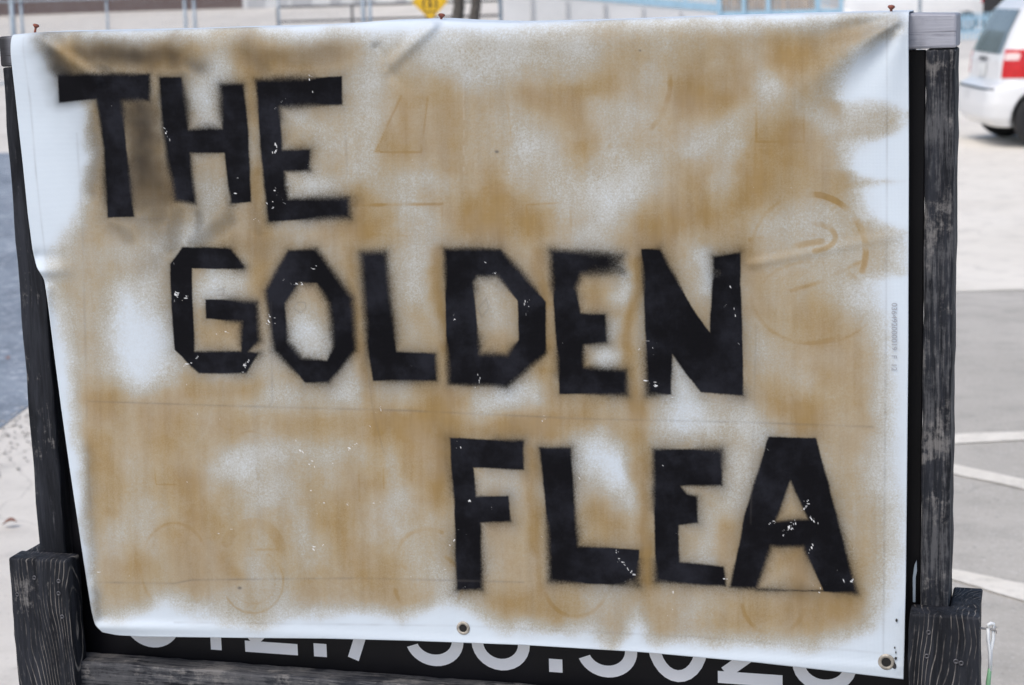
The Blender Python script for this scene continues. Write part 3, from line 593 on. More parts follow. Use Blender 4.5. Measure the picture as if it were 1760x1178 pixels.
# black letters
LET = {
 'T': [[(101, 129), (258, 127.5), (258, 174), (238, 171), (210, 174), (218, 266), (230, 372.5), (185, 374), (179, 255), (167, 170), (103, 176)]],
 'H': [[(274.5, 133.6), (312, 134), (321, 190), (324, 224), (382.5, 222), (380, 145.6), (418, 145), (427, 234), (431.6, 347), (396, 350.7), (386, 263), (327, 263), (336, 350), (302, 344.5), (289, 281), (279, 204.5)]],
 'E': [[(440, 138), (588, 132), (588, 180), (480, 184.5), (485.5, 259), (532.7, 258), (532.7, 292.5), (489, 295), (494.5, 342), (600.7, 340), (600.7, 373.6), (462, 381), (451, 284.5), (444, 193.6)]],
 'G': [[(314.5, 425.6), (396, 427), (420, 459), (418, 462.7), (329, 461), (334.5, 604.5), (414.5, 604.5), (413.5, 553.6), (354, 548), (352.7, 515.5), (441, 519), (446, 586), (427, 605), (445.5, 608), (423.6, 641.6), (342, 641.6), (300, 601), (294.5, 521), (292, 453.6)]],
 'O': [[(496, 431), (543.6, 429), (604.7, 512), (611, 603), (565.5, 658), (525.5, 657), (471, 603), (457, 501)], [(514, 487.5), (545.5, 487.5), (566, 521), (573.5, 595.5), (562, 620), (520, 617), (494.5, 588), (490, 522.7)]],
 'L': [[(622, 436), (663.6, 434), (668, 489), (681.5, 605), (748, 608), (751, 654.5), (642, 654.5), (632, 597), (626, 509)]],
 'D': [[(764, 428), (860.5, 429), (938, 519), (938, 607), (872.5, 664.5), (771, 660.5), (766, 509)], [(821, 474), (854.6, 473.5), (889.6, 517), (892, 585), (870.5, 611), (825, 609), (815, 521), (814, 485.5)]],
 'E2': [[(946, 430.6), (1073, 436), (1073, 469.6), (1000, 471.5), (990, 495), (998, 539), (1039.5, 541), (1042, 588), (1002.5, 593), (1004, 631), (1076.5, 637), (1077, 678), (962, 677), (954, 549)]],
 'N': [[(1103, 429), (1135, 429), (1187, 525), (1220.5, 573), (1226.5, 442), (1272, 434.5), (1277, 680), (1204.6, 674), (1155, 609), (1154, 678), (1113, 678), (1108, 509)]],
 'F': [[(773, 752.6), (899.5, 758), (900, 807), (813, 803.5), (818, 854), (873, 853.5), (877.5, 896), (826.5, 898.6), (829, 1014), (785, 1015), (781, 870)]],
 'L2': [[(928, 769.6), (981.7, 769.6), (987, 853), (993, 939), (1098, 946), (1098, 1007), (945, 1000), (941, 904), (933, 819)]],
 'E3': [[(1124, 773), (1240, 773), (1241, 834), (1170, 836), (1180, 850), (1198, 854), (1198.5, 899), (1166, 903), (1167, 966), (1244, 974), (1247, 1008), (1128, 1000), (1124, 862)]],
 'A': [[(1321, 752), (1402.5, 753), (1473.5, 1020), (1254, 1010), (1264.6, 964), (1283, 874)], [(1359, 826), (1390, 894), (1331, 897)], [(1325.5, 939), (1380, 939), (1416, 1015.6), (1299, 1014)]]}
def sdf(loops, x, y):
    d = np.full(x.shape, 1e9); ins = np.zeros(x.shape, bool)
    for lp in loops:
        for (x0, y0), (x1, y1) in zip(lp, lp[1:] + lp[:1]):
            d = np.minimum(d, segd(x, y, x0, y0, x1, y1)[0])
            c = ((y0 > y) != (y1 > y)) & (x < (x1 - x0) * (y - y0) / ((y1 - y0) or 1e-9) + x0); ins ^= c
    return np.where(ins, -d, d)
SD = np.full(X_.shape, 200.)
jx = X_ + 3.0 * (fbm(X_, Y_, 34, 81, 3) - .5); jy = Y_ + 3.0 * (fbm(X_, Y_, 34, 83, 3) - .5)
for lp in LET.values():
    q = np.array(lp[0]); mk = (X_ > q[:, 0].min() - 70) & (X_ < q[:, 0].max() + 70) & (Y_ > q[:, 1].min() - 70) & (Y_ < q[:, 1].max() + 70)
    SD[mk] = np.minimum(SD[mk], sdf(lp, jx[mk], jy[mk]))
softn = 3.4 + 16 * smooth((vnoise(X_, Y_, 75, 91) - .35) / .5)
crisp = [(365, 461, 60), (540, 480, 22), (850, 520, 50), (642, 655, 25), (780, 880, 35), (1360, 860, 60), (1370, 1010, 60), (425, 350, 20), (765, 540, 50), (560, 618, 30), (1277, 600, 60), (520, 657, 40), (295, 540, 60), (360, 642, 50), (1440, 850, 60), (200, 372, 25)]
for x, y, r in crisp: softn = np.where(True, softn * (1 - .8 * gauss(np.hypot(X_ - x, Y_ - y), r)) + 1.6 * gauss(np.hypot(X_ - x, Y_ - y), r), softn)
softn = softn + 5 * (gauss(np.hypot(X_ - 1215, Y_ - 850), 55) + gauss(np.hypot(X_ - 1030, Y_ - 560), 60) + gauss(np.hypot(X_ - 965, Y_ - 770), 50) + gauss(np.hypot(X_ - 500, Y_ - 280), 55) + gauss(np.hypot(X_ - 250, Y_ - 140), 40))
INK = smooth(.5 - (SD - .05 * softn) / (2 * softn))
halo = .40 * np.exp(-np.clip(SD, 0, 200) / 12.0) * smooth((softn - 1.5) / 6) * (.5 + fbm(X_, Y_, 60, 95, 2))
INK = np.maximum(INK, halo)
def thin(x, y, r, a):                            # places where the black is thin
    global INK
    INK = INK * (1 - a * gauss(np.hypot(X_ - x, Y_ - y), r))
thin(1066, 452, 26, .42); thin(1020, 455, 20, .2); thin(1232, 470, 14, .35); thin(540, 160, 20, .14); thin(1175, 950, 12, .2); thin(400, 335, 10, .2); thin(1085, 1000, 12, .3)
def grime(A, r, *pts):
    g = 1e9
    if len(pts) == 1: pts = (pts[0], pts[0])
    for p, q in zip(pts[:-1], pts[1:]): g = np.minimum(g, segd(wx, wy, *p, *q)[0])
    return A * np.exp(-(g / (r * .95)) ** 2)
BR = np.zeros_like(D)                            # thin black overspray mixed over the gold
for gsp in ((.68, 36, (88, 88), (108, 150)), (.55, 34, (150, 92), (300, 98)), (.42, 24, (110, 110), (180, 125)), (.40, 22, (300, 92), (345, 118)), (.60, 48, (240, 200), (258, 330)), (.45, 30, (250, 330), (262, 370)), (.30, 26, (240, 370), (290, 400)),
            (.34, 26, (420, 90), (450, 112)), (.42, 26, (288, 370), (296, 420)), (.40, 18, (340, 360), (350, 420)), (.42, 24, (400, 370), (340, 415)), (.32, 24, (430, 100), (580, 84)), (.30, 20, (160, 200), (172, 330)), (.30, 16, (200, 385), (225, 400)),
            (.30, 18, (112, 170), (135, 165)), (.40, 14, (160, 1010), (172, 1050)), (.25, 16, (146, 780), (150, 980)), (.35, 16, (600, 384), (606, 350)), (.22, 22, (1490, 60), (1530, 44)), (.24, 95, (140, 120), (320, 330)), (.17, 80, (300, 200), (480, 370)),
            (.25, 14, (434, 150), (446, 400)), (.22, 26, (1400, 70), (1500, 56)), (.22, 40, (280, 440), (480, 430))):
    BR = np.maximum(BR, grime(*gsp))
BR = np.maximum(BR, .52 * np.exp(-np.clip(SD, 0, 300) / 15.) * (.35 + .9 * fbm(X_, Y_, 70, 161, 3)))
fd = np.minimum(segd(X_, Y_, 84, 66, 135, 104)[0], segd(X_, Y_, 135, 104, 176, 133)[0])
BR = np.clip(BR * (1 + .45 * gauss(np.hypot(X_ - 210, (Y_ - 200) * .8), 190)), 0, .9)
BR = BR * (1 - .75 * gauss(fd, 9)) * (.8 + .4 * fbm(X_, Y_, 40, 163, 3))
# fine pencil / fold lines
CR_ = np.zeros_like(D)
def cline(a, w, *pts):
    global CR_
    d = 1e9
    for p, q in zip(pts[:-1], pts[1:]): d = np.minimum(d, segd(X_, Y_, *p, *q)[0])
    CR_ = np.maximum(CR_, a * gauss(d, w) * (.55 + .9 * (vnoise(X_, Y_, 26, 97) - .3)))
cline(.25, 1.8, (132, 230), (142, 400), (146, 560), (150, 760), (160, 960)); cline(.4, 1.7, (150, 690), (400, 698), (700, 706), (1000, 720), (1280, 726), (1500, 734))
cline(.45, 1.7, (165, 1001), (300, 1003), (330, 997), (620, 994), (900, 1001)); cline(.35, 1.6, (1525, 30), (1524, 400), (1521, 800), (1518, 1130)); cline(.3, 1.6, (40, 66), (52, 170), (62, 300), (80, 460)); cline(.3, 1.6, (200, 378), (290, 376), (290, 395)); cline(.25, 1.6, (592, 185), (597, 300))
cline(.3, 1.6, (1278, 680), (1278, 715), (1265, 728)); cline(.3, 1.5, (466, 520), (468, 690), (462, 700)); cline(.3, 1.6, (628, 600), (640, 700), (660, 780)); cline(.2, 1.8, (300, 1070), (800, 1076), (1200, 1095), (1540, 1125)); cline(.22, 1.5, (1300, 560), (1290, 900))
cline(.5, 1.2, (505, 530), (512, 520), (524, 520), (526, 530), (516, 538), (505, 530)); cline(.4, 1.2, (822, 530), (836, 514), (840, 530), (828, 546), (822, 530)); cline(.4, 1.2, (372, 500), (385, 496), (384, 508), (372, 508))
for x, y in ((854, 261), (412, 1011), (1101, 87)): CR_ = np.maximum(CR_, 1.6 * gauss(np.hypot(X_ - x, (Y_ - y) * 1.4), 3.0 if y > 100 else 1.8) )
# white chips where the paint has flaked
CH = np.zeros_like(D)
rr = random.Random(5)
chips = []
for _ in range(110):
    x = rr.uniform(180, 1490); y = rr.uniform(140, 1060)
    chips.append((x, y, rr.uniform(-2, 2), rr.uniform(-2, 2), rr.uniform(.8, 1.3), rr.uniform(.2, .7)))
for cx, cy, n_, sp in ((303, 512, 14, 7), (320, 512, 8, 5), (328, 622, 16, 10), (423, 625, 16, 6), (374, 574, 10, 9), (540, 462, 5, 6), (512, 487, 8, 9), (780, 543, 7, 4), (905, 525, 16, 10), (823, 650, 5, 7), (1126, 662, 16, 9), (1265, 538, 9, 8), (1255, 490, 4, 5), (788, 765, 8, 8), (805, 862, 5, 4), (842, 872, 3, 4), (942, 928, 5, 6), (1003, 932, 6, 5),
                       (1062, 940, 6, 6), (1070, 970, 12, 10), (1085, 990, 8, 8), (1362, 903, 30, 10), (1330, 898, 8, 7), (1398, 894, 10, 6), (1385, 870, 12, 7), (1394, 942, 8, 5), (1463, 1000, 10, 7), (1413, 1012, 7, 5), (288, 232, 8, 6), (400, 332, 8, 8), (480, 180, 6, 6), (535, 138, 8, 8), (478, 335, 10, 9), (475, 250, 8, 7), (457, 360, 9, 12),
                       (1243, 995, 5, 5), (1220, 775, 3, 5), (935, 718, 7, 7), (603, 770, 7, 5), (560, 800, 12, 40), (550, 860, 14, 45), (660, 700, 6, 9), (180, 985, 14, 22), (162, 990, 6, 8), (555, 940, 8, 10), (740, 980, 9, 12), (1150, 1040, 8, 30), (470, 545, 6, 6), (468, 560, 8, 10), (845, 475, 5, 8), (1110, 600, 12, 30), (782, 930, 10, 26)):
    ang = rr.uniform(0, 3.1)
    for _ in range(int(n_ * .75 + .5)):
        aa = ang + rr.gauss(0, .6); l_ = rr.uniform(.2, 2.6); k_ = rr.gauss(0, sp)
        chips.append((cx + k_ * math.cos(ang) * 1.1 + rr.gauss(0, sp * .35), cy + k_ * math.sin(ang) * 1.1 + rr.gauss(0, sp * .35), l_ * math.cos(aa), l_ * math.sin(aa), rr.uniform(.7, 1.4), rr.uniform(.25, .95)))
yrow = Y_[:, NX // 2]
for x, y, dx, dy, r, a in chips:
    j = int(np.argmin(np.abs(yrow - y))); j0, j1 = max(0, j - 50), min(NY, j + 50)
    i = int((x - X_[j, 0]) / (X_[j, -1] - X_[j, 0]) * NX); i0, i1 = max(0, i - 14), min(NX, i + 14)
    if i1 <= i0 or j1 <= j0: continue
    d, _t = segd(X_[j0:j1, i0:i1], Y_[j0:j1, i0:i1], x - dx, y - dy, x + dx, y + dy)
    CH[j0:j1, i0:i1] = np.maximum(CH[j0:j1, i0:i1], a * gauss(d, r))
CH = np.maximum(CH, .35 * gauss(X_ - 797, 5) * (vnoise(X_, Y_, 9, 99) > .45) * (Y_ < 300) * (Y_ > 60))
rgba = np.zeros((NR, NX, 4), np.float32); k0 = NR - NY
rgba[k0:, :, 0] = TAN; rgba[k0:, :, 1] = np.clip(INK, 0, 1); rgba[k0:, :, 2] = np.clip(CH, 0, 1); rgba[k0:, :, 3] = np.clip(BR, 0, 1)
at = me.color_attributes.new('spray', 'FLOAT_COLOR', 'POINT'); at.data.foreach_set('color', rgba.ravel())
cr = np.zeros((NR, NX), np.float32); cr[k0:] = np.clip(CR_, 0, 1); at2 = me.attributes.new('crease', 'FLOAT', 'POINT'); at2.data.foreach_set('value', cr.ravel())
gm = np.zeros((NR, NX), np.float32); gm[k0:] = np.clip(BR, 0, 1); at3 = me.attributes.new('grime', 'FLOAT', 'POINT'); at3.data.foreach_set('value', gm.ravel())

m, n, b = mat('sprayed_white_vinyl')
att = N(n, 'Attribute', attribute_name='spray'); sp = N(n, 'SeparateColor'); L(n, att.outputs['Color'], sp.inputs[0])
ac = N(n, 'Attribute', attribute_name='crease')
v = coord(n, shift=False)
g1 = noise(n, v, 420, 2, .85); g2 = noise(n, v, 170, 3, .7); g3 = noise(n, v, 60, 3, .6)
gr = math_(n, 'ADD', math_(n, 'MULTIPLY', math_(n, 'SUBTRACT', g1, .5), 1.55), math_(n, 'ADD', math_(n, 'MULTIPLY', math_(n, 'SUBTRACT', g2, .5), .45), math_(n, 'MULTIPLY', math_(n, 'SUBTRACT', g3, .5), .25)))
tsrc = sp.outputs[0]
amp = maprange(n, tsrc, .0, .42)
val = math_(n, 'ADD', tsrc, math_(n, 'MULTIPLY', gr, math_(n, 'MULTIPLY', amp, math_(n, 'SUBTRACT', .66, math_(n, 'MULTIPLY', tsrc, .50)))), True)
f1 = val
c = ramp(n, val, [(0., (.60, .675, .745)), (.12, (.57, .63, .685)), (.30, (.475, .485, .465)), (.52, (.375, .348, .285)), (.76, (.345, .272, .165)), (1., (.285, .190, .075))])
c = mixc(n, math_(n, 'MULTIPLY', maprange(n, noise(n, v, 12, 4, .6), .35, .7), .10), c, (.52, .58, .66))
st = coord(n, (70, 70, 7), shift=False)
dk = mixc(n, maprange(n, noise(n, st, 1., 4, .65), .35, .72), (1.04, 1.04, 1.04), (.93, .92, .91))
mm = N(n, 'Mix', data_type='RGBA', blend_type='MULTIPLY'); L(n, f1, mm.inputs[0]); L(n, c, mm.inputs[6]); L(n, dk, mm.inputs[7]); c = mm.outputs[2]
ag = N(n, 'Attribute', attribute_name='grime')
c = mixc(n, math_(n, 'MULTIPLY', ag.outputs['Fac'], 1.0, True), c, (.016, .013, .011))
ink = sp.outputs[1]
edge = math_(n, 'MULTIPLY', math_(n, 'MULTIPLY', ink, math_(n, 'SUBTRACT', 1., ink)), 4.)
fi = maprange(n, math_(n, 'ADD', ink, math_(n, 'MULTIPLY', gr, math_(n, 'MULTIPLY', edge, .28))), .03, .80)
blk = mixc(n, maprange(n, noise(n, v, 14, 5, .65), .40, .72), (.004, .004, .0055), (.016, .017, .023))
c = mixc(n, fi, c, blk)
c = mixc(n, math_(n, 'MULTIPLY', ac.outputs['Fac'], .8), c, (.10, .09, .085))
c = mixc(n, maprange(n, sp.outputs[2], .25, .75), c, (.72, .73, .74))
L(n, c, b.inputs['Base Color']); b.inputs['Roughness'].default_value = .48
L(n, mixc(n, fi, (.5, .5, .5), (.55, .55, .55)), b.inputs['Roughness'])
L(n, mixc(n, fi, (.22, .22, .22), (.07, .07, .07)), b.inputs['Specular IOR Level'])
# woven scrim showing through the vinyl
wv = N(n, 'TexWave', wave_type='BANDS', bands_direction='X'); L(n, v, wv.inputs[0]); wv.inputs['Scale'].default_value = 190
wh = N(n, 'TexWave', wave_type='BANDS', bands_direction='Z'); L(n, v, wh.inputs[0]); wh.inputs['Scale'].default_value = 190
hgt = math_(n, 'ADD', math_(n, 'ADD', math_(n, 'MULTIPLY', wv.outputs['Fac'], .35), math_(n, 'MULTIPLY', wh.outputs['Fac'], .35)), math_(n, 'ADD', math_(n, 'MULTIPLY', g3, 1.0), math_(n, 'MULTIPLY', g1, .35)))
bump(n, b, hgt, .25, .0012)
me.materials.append(m)
ban = bpy.data.objects.new('vinyl_banner', me); ban.location = (0, 0, H0)
bn = thing('banner', 'white vinyl banner sprayed gold with black words THE GOLDEN FLEA hanging on timber', 'banner', (0, 0, H0))
ban.name = 'sheet'; link(ban, bn); ban.location = (0, 0, 0)
sol = ban.modifiers.new('thickness', 'SOLIDIFY'); sol.thickness = .0006; sol.offset = -1
def bsurf(px, py):                               # nearest cloth vertex to a photo point -> local position
    k = int(np.argmin((X_ - px) ** 2 + (Y_ - py) ** 2)); j, i = divmod(k, NX); return Vector((float(Bx[j, i]), float(-Bz[j, i]), float(By[j, i])))
for px, py, r in ((797, 1080, .0093), (1524, 1139, .0105)):
    p = bsurf(px, py); mx = Matrix.Translation(p) @ Matrix.Rotation(math.radians(90), 4, 'X')
    bm = bmesh.new(); lathe(bm, [(r, -.0003), (r * .97, .0012), (r * .8, .0021), (r * .62, .0016), (r * .5, .0002), (r * .48, -.002)], 32, mx)
    e = obj('eyelet', bm, 'brass', bn, smooth_=True)
    bm = bmesh.new(); rg = lathe(bm, [(r * .56, .0013), (r * .3, .0012)], 24, mx); bm.faces.new(rg[-1]); obj('eyelet_hole', bm, 'hole', e)
# printed serial along the right hem
tm = glyphs('036492000019  F  12'); tm.materials.append(M['grey_print'])
xs_ = np.zeros(len(tm.vertices) * 3); tm.vertices.foreach_get('co', xs_); xs_ = xs_.reshape(-1, 3)
pa, pb = bsurf(1533, 521), bsurf(1533, 636); ln = (pa - pb).length; sc_ = ln / xs_[:, 0].max()
new = np.zeros_like(xs_)
zz = Vector((0, 0, -1))
for k in range(len(xs_)):
    tpos = xs_[k, 0] * sc_; hpos = xs_[k, 1] * sc_ * .95
    fr_t = tpos / ln
    cpt = pa.lerp(pb, fr_t); new[k] = (cpt.x + hpos, cpt.y - .0016, cpt.z)
tm.vertices.foreach_set('co', new.ravel()); so = bpy.data.objects.new('serial_print', tm); link(so, bn)
# small hand marks beside the corner eyelet
for px, py, s_ in ((1541, 1066, .0022), (1539, 1112, .0016), (1539, 1121, .0018), (1540, 1132, .0024), (1538, 1143, .0042)):
    p = bsurf(px, py); bm = bmesh.new(); vs = [bm.verts.new((p.x + s_ * .7 * math.cos(a) * random.uniform(.6, 1.2), p.y - .0014, p.z + s_ * math.sin(a) * random.uniform(.7, 1.3))) for a in np.linspace(0, 2 * math.pi, 9)[:-1]]
    bm.faces.new(vs); obj('ink_mark', bm, 'blackpaint', bn)

# ------------------------------------------------------------------ vehicles
def vehicle(name, label, cat, loc, rz, prof, paint, group=None, Lw=.33):
    """prof: list of (z, x_rear, x_front, half width) from sill to roof; x forward"""
    t = thing(name, label, cat, loc, rz, group)
    pr = np.array(prof, float)
    zs = []
    for i in range(len(pr) - 1): zs += list(np.linspace(pr[i, 0], pr[i + 1, 0], 5)[:-1])
    zs.append(pr[-1, 0])
    def at_(z): return [float(np.interp(z, pr[:, 0], pr[:, k])) for k in (1, 2, 3)]
    def outline(z, shrink=0., n_=10):
        xr, xf, wd = at_(z); xr += shrink; xf -= shrink; wd -= shrink; rr_, rf = .20, .42; pts = []
        def corner(cx, cy, r, a0):
            for k in range(n_ + 1):
                a = a0 + math.pi / 2 * k / n_; pts.append((cx + r * math.cos(a), cy + r * math.sin(a)))
        corner(xf - rf, wd - rf, rf, 0); corner(xr + rr_, wd - rr_, rr_, math.pi / 2); corner(xr + rr_, -wd + rr_, rr_, math.pi); corner(xf - rf, -wd + rf, rf, 1.5 * math.pi)
        out = []
        for (x0, y0), (x1, y1) in zip(pts, pts[1:] + pts[:1]):
            m_ = max(1, int(math.hypot(x1 - x0, y1 - y0) / .25))
            for k in range(m_): out.append((x0 + (x1 - x0) * k / m_, y0 + (y1 - y0) * k / m_))
        return out
    def section(z, sh):
        xr, xf, wd = at_(z); o = []
        for k in range(112):
            a = 2 * math.pi * k / 112; c_, s_ = math.cos(a), math.sin(a); e = .22
            o.append(((xr + xf) / 2 + (xf - xr - 2 * sh) / 2 * np.sign(c_) * abs(c_) ** e, (wd - sh) * np.sign(s_) * abs(s_) ** e))
        return o
    bm = bmesh.new(); rings = []
    for z, sh in [(z, 0.) for z in zs] + [(pr[-1, 0] + .025, .05), (pr[-1, 0] + .045, .14), (pr[-1, 0] + .05, .35)]:
        rings.append([bm.verts.new((x, y, z)) for x, y in section(min(z, pr[-1, 0]), sh)])
    for i in range(len(rings) - 1):
        for k in range(112): bm.faces.new((rings[i][k], rings[i][(k + 1) % 112], rings[i + 1][(k + 1) % 112], rings[i + 1][k]))
    bm.faces.new(rings[0][::-1]); bm.faces.new(rings[-1])
    body = obj('body', bm, paint, t, smooth_=True)
    xr0, xf0, w0 = at_(.6)
    axles = (xr0 + .30 + Lw, xf0 - .92)
    bm = bmesh.new()
    for ax in axles:
        for sy in (-1, 1):
            r_ = bmesh.ops.create_cone(bm, cap_ends=True, segments=32, radius1=Lw + .05, radius2=Lw + .05, depth=.36)
            for v_ in r_['verts']: v_.co = Vector((v_.co.x + ax, v_.co.z + sy * (w0 - .06), v_.co.y + Lw))
    cut = obj('cut', bm, None, t)
    md = body.modifiers.new('b', 'BOOLEAN'); md.object = cut; md.solver = 'EXACT'; md.operation = 'DIFFERENCE'
    dg = bpy.context.evaluated_depsgraph_get(); dg.update(); nm = bpy.data.meshes.new_from_object(body.evaluated_get(dg))
    body.modifiers.clear(); body.data = nm; bpy.data.objects.remove(cut)
    for ax in axles:
        for sy in (-1, 1):
            wh_ = obj('tyre', lathe_bm([(Lw * .62, -.09), (Lw * .9, -.10), (Lw * .99, -.075), (Lw, 0), (Lw * .99, .075), (Lw * .9, .10), (Lw * .62, .09), (Lw * .62, -.09)], Matrix.Translation((ax, sy * (w0 - .12), Lw)) @ Matrix.Rotation(math.pi / 2, 4, 'X')), 'rubber', t, smooth_=True)
            bm = bmesh.new(); mx = Matrix.Translation((ax, sy * (w0 - .055), Lw)) @ Matrix.Rotation(math.pi / 2 * -sy, 4, 'X')
            rg = lathe(bm, [(Lw * .63, -.02), (Lw * .60, .004), (Lw * .50, -.02), (Lw * .22, -.012), (Lw * .2, .01), (.01, .012)], 24, mx)
            for q in range(5):
                a = q * 2 * math.pi / 5; tube(bm, [mx @ Vector((math.cos(a) * Lw * .15, math.sin(a) * Lw * .15, .006)), mx @ Vector((math.cos(a) * Lw * .58, math.sin(a) * Lw * .58, -.002))], .022, 6)
            obj('rim', bm, 'rim', wh_)
    bm = BX((xr0 + .25, -w0 + .28, .22), (xf0 - .3, w0 - .28, .5), .02); obj('underbody', bm, 'trim', t)
    def surf(z, y=None, x=None, side=-1, off=.006):
        xr, xf, wd = at_(z); e = .22
        if x is None:                            # rear face at y
            s_ = min(.999, abs(y) / wd) ** (1 / e); c_ = math.sqrt(max(0, 1 - s_ * s_)); return Vector(((xr + xf) / 2 - (xf - xr) / 2 * c_ ** e - off, y, z))
        hx = (xf - xr) / 2; c_ = min(.999, abs(x - (xr + xf) / 2) / hx) ** (1 / e); s_ = math.sqrt(max(0, 1 - c_ * c_))
        return Vector((x, side * (wd * s_ ** e + off), z))
    def rear_patch(name_, y0, y1, z0, z1, m_, off=.006, taper=0.):
        bm = bmesh.new(); g = []
        for j in range(9):
            z = z0 + (z1 - z0) * j / 8; row = []
            for i in range(13):
                tt = taper * (j / 8); y = y0 + (y1 - y0) * i / 12; y = y * (1 - tt); row.append(bm.verts.new(surf(z, y=y, off=off)))
            g.append(row)
        for j in range(8):
            for i in range(12): bm.faces.new((g[j][i], g[j][i + 1], g[j + 1][i + 1], g[j + 1][i]))
        r = bmesh.ops.extrude_face_region(bm, geom=bm.faces[:])
        for v_ in r['geom']:
            if isinstance(v_, bmesh.types.BMVert): v_.co.x -= .006
        return obj(name_, bm, m_, t, smooth_=False)
    def side_patch(name_, x0, x1, z0, z1, m_, side, off=.004, rake0=0., rake1=0.):
        bm = bmesh.new(); g = []
        for j in range(7):
            z = z0 + (z1 - z0) * j / 6; row = []
            for i in range(11):
                a = x0 + rake0 * j / 6; c_ = x1 + rake1 * j / 6; row.append(bm.verts.new(surf(z, x=a + (c_ - a) * i / 10, side=side, off=off)))
            g.append(row)
        for j in range(6):
            for i in range(10): bm.faces.new((g[j][i], g[j][i + 1], g[j + 1][i + 1], g[j + 1][i]))
        return obj(name_, bm, m_, t, smooth_=True)
    return t, at_, rear_patch, side_patch, surf
def lathe_bm(prof, mx, seg=32):
    bm = bmesh.new(); lathe(bm, prof, seg, mx); return bm
VAN = [(.24, .10, 4.75, .88), (.34, .0, 4.85, .92), (.50, -.02, 4.92, .95), (.66, .0, 4.93, .95), (.70, .03, 4.90, .95), (.74, .13, 4.86, .95), (.98, .15, 4.70, .94), (1.06, .17, 3.85, .92), (1.30, .27, 3.45, .85), (1.55, .40, 3.05, .78), (1.66, .50, 2.85, .72), (1.72, .62, 2.7, .64)]
def detail_van(t, at_, rp, sp_, surf, rear_y=.66):
    rp('rear_window', -.66, .66, 1.07, 1.56, 'carglass', .006, .12)
    rp('number_plate', -.15, .15, .80, .95, 'plate', .012)
    rp('handle', -.17, .17, .985, 1.015, 'trim', .02)
    rp('bumper_trim', -.80, .80, .665, .685, 'trim', .004)
    for sy in (-1, 1):
        a, b_ = (.76, .915) if sy > 0 else (-.915, -.76)
        tl = rp('tail_light', a, b_, .80, 1.12, 'redlens', .008); cl = rp('reversing_lens', a + .02, b_ - .02, 1.00, 1.08, 'clearlens', .016); cl.parent = tl
        sp_('tail_light_side', .20, .42, .80, 1.12, 'redlens', sy, .008)
        sp_('side_window', .55, 1.55, 1.08, 1.52, 'carglass', sy, .004, .18, .0); sp_('side_window', 1.62, 2.55, 1.08, 1.52, 'carglass', sy, .004, 0, 0); sp_('side_window', 2.62, 3.45, 1.08, 1.52, 'carglass', sy, .004, 0, -.45)
        sp_('sill_trim', 1.3, 3.6, .30, .36, 'trim', sy, .004); d1 = sp_('handle', 1.68, 1.84, .93, .96, 'carwhite', sy, .03); sp_('handle', 2.66, 2.82, .93, .96, 'carwhite', sy, .03)
        bm = bmesh.new(); box(bm, (3.35, sy * .90 - .02, .98), (3.5, sy * 1.08, 1.12), .02) if sy > 0 else box(bm, (3.35, -1.08, .98), (3.5, -.88, 1.12), .02); obj('wing_mirror', bm, 'trim', t)
    bm = bmesh.new(); g = []
    for j in range(7):
        z = 1.08 + .48 * j / 6; xr, xf, wd = at_(z); g.append([bm.verts.new((xf + .012 - .10 * (abs(i - 6) / 6) ** 3, (i - 6) / 6 * (wd - .12), z + .01)) for i in range(13)])
    for j in range(6):
        for i in range(12): bm.faces.new((g[j][i], g[j][i + 1], g[j + 1][i + 1], g[j + 1][i]))
    obj('windscreen', bm, 'carglass', t)
    for sy in (-1, 1):
        bm = BX((4.72, sy * .55, .62), (4.90, sy * .82, .76), .02); obj('headlight', bm, 'clearlens', t)
vp = BG(1710, 200, 21.8); vr = math.radians(16)
vz = float(gz(vp[0], vp[1]))
# right rear bumper corner sits at vp: local (0,-.95)
vx = vp[0] - (.06 * math.cos(vr) + .90 * math.sin(vr)); vy = vp[1] - (.06 * math.sin(vr) - .90 * math.cos(vr))
V = vehicle('minivan', 'white minivan with a red tail light parked on the pale concrete right of the sign', 'van', (vx, vy, vz), vr, VAN, 'carwhite')
detail_van(*V)
v2 = BG(1438, 20, 66.); r2 = math.radians(4)
BIG = [(z * 1.12, x0, x1 * 1.05, w_ * 1.02) for z, x0, x1, w_ in VAN]
V2 = vehicle('parked_van', 'pale white van parked far behind the right end of the banner top', 'van', (v2[0] + .1, v2[1], float(gz(v2[0], v2[1]))), r2, BIG, 'carwhite', None)

# ------------------------------------------------------------------ far background
def gbase(px, depth): p = BG(px, 40, depth); return np.array([p[0], p[1], float(gz(p[0], p[1]))])
# chain link fence, posts at the pixels measured
DF = 45.
fA = gbase(-190, DF); fen = thing('chain_link_fence', 'galvanised chain link fence panels standing behind the left half of the sign', 'fence', tuple(fA))
fdir = (gbase(650, DF) - fA); fl = float(np.linalg.norm(fdir[:2])); fen.rotation_euler = (0, 0, math.atan2(fdir[1], fdir[0]))
def fx(px): q = gbase(px, DF) - fA; return float(np.hypot(q[0], q[1])) * (1 if q[0] > 0 else -1)
for px, r in ((-190, .05), (-125, .03), (22, .06), (38, .035), (185, .028), (319, .035), (335, .035), (480, .024), (625, .045), (637, .04)):
    x = fx(px); bm = bmesh.new(); tube(bm, [(x, 0, 0), (x, 0, 2.05)], r, 10); obj('post', bm, 'galv', fen, smooth_=True)
for z in (.08, 1.98):
    bm = bmesh.new(); tube(bm, [(0, -.05, z), (fx(637), -.05, z)], .02, 8); obj('rail', bm, 'galv', fen)
bm = bmesh.new(); x0, x1 = 0., fx(637); hgt_ = 1.9; st = .085
k = -hgt_
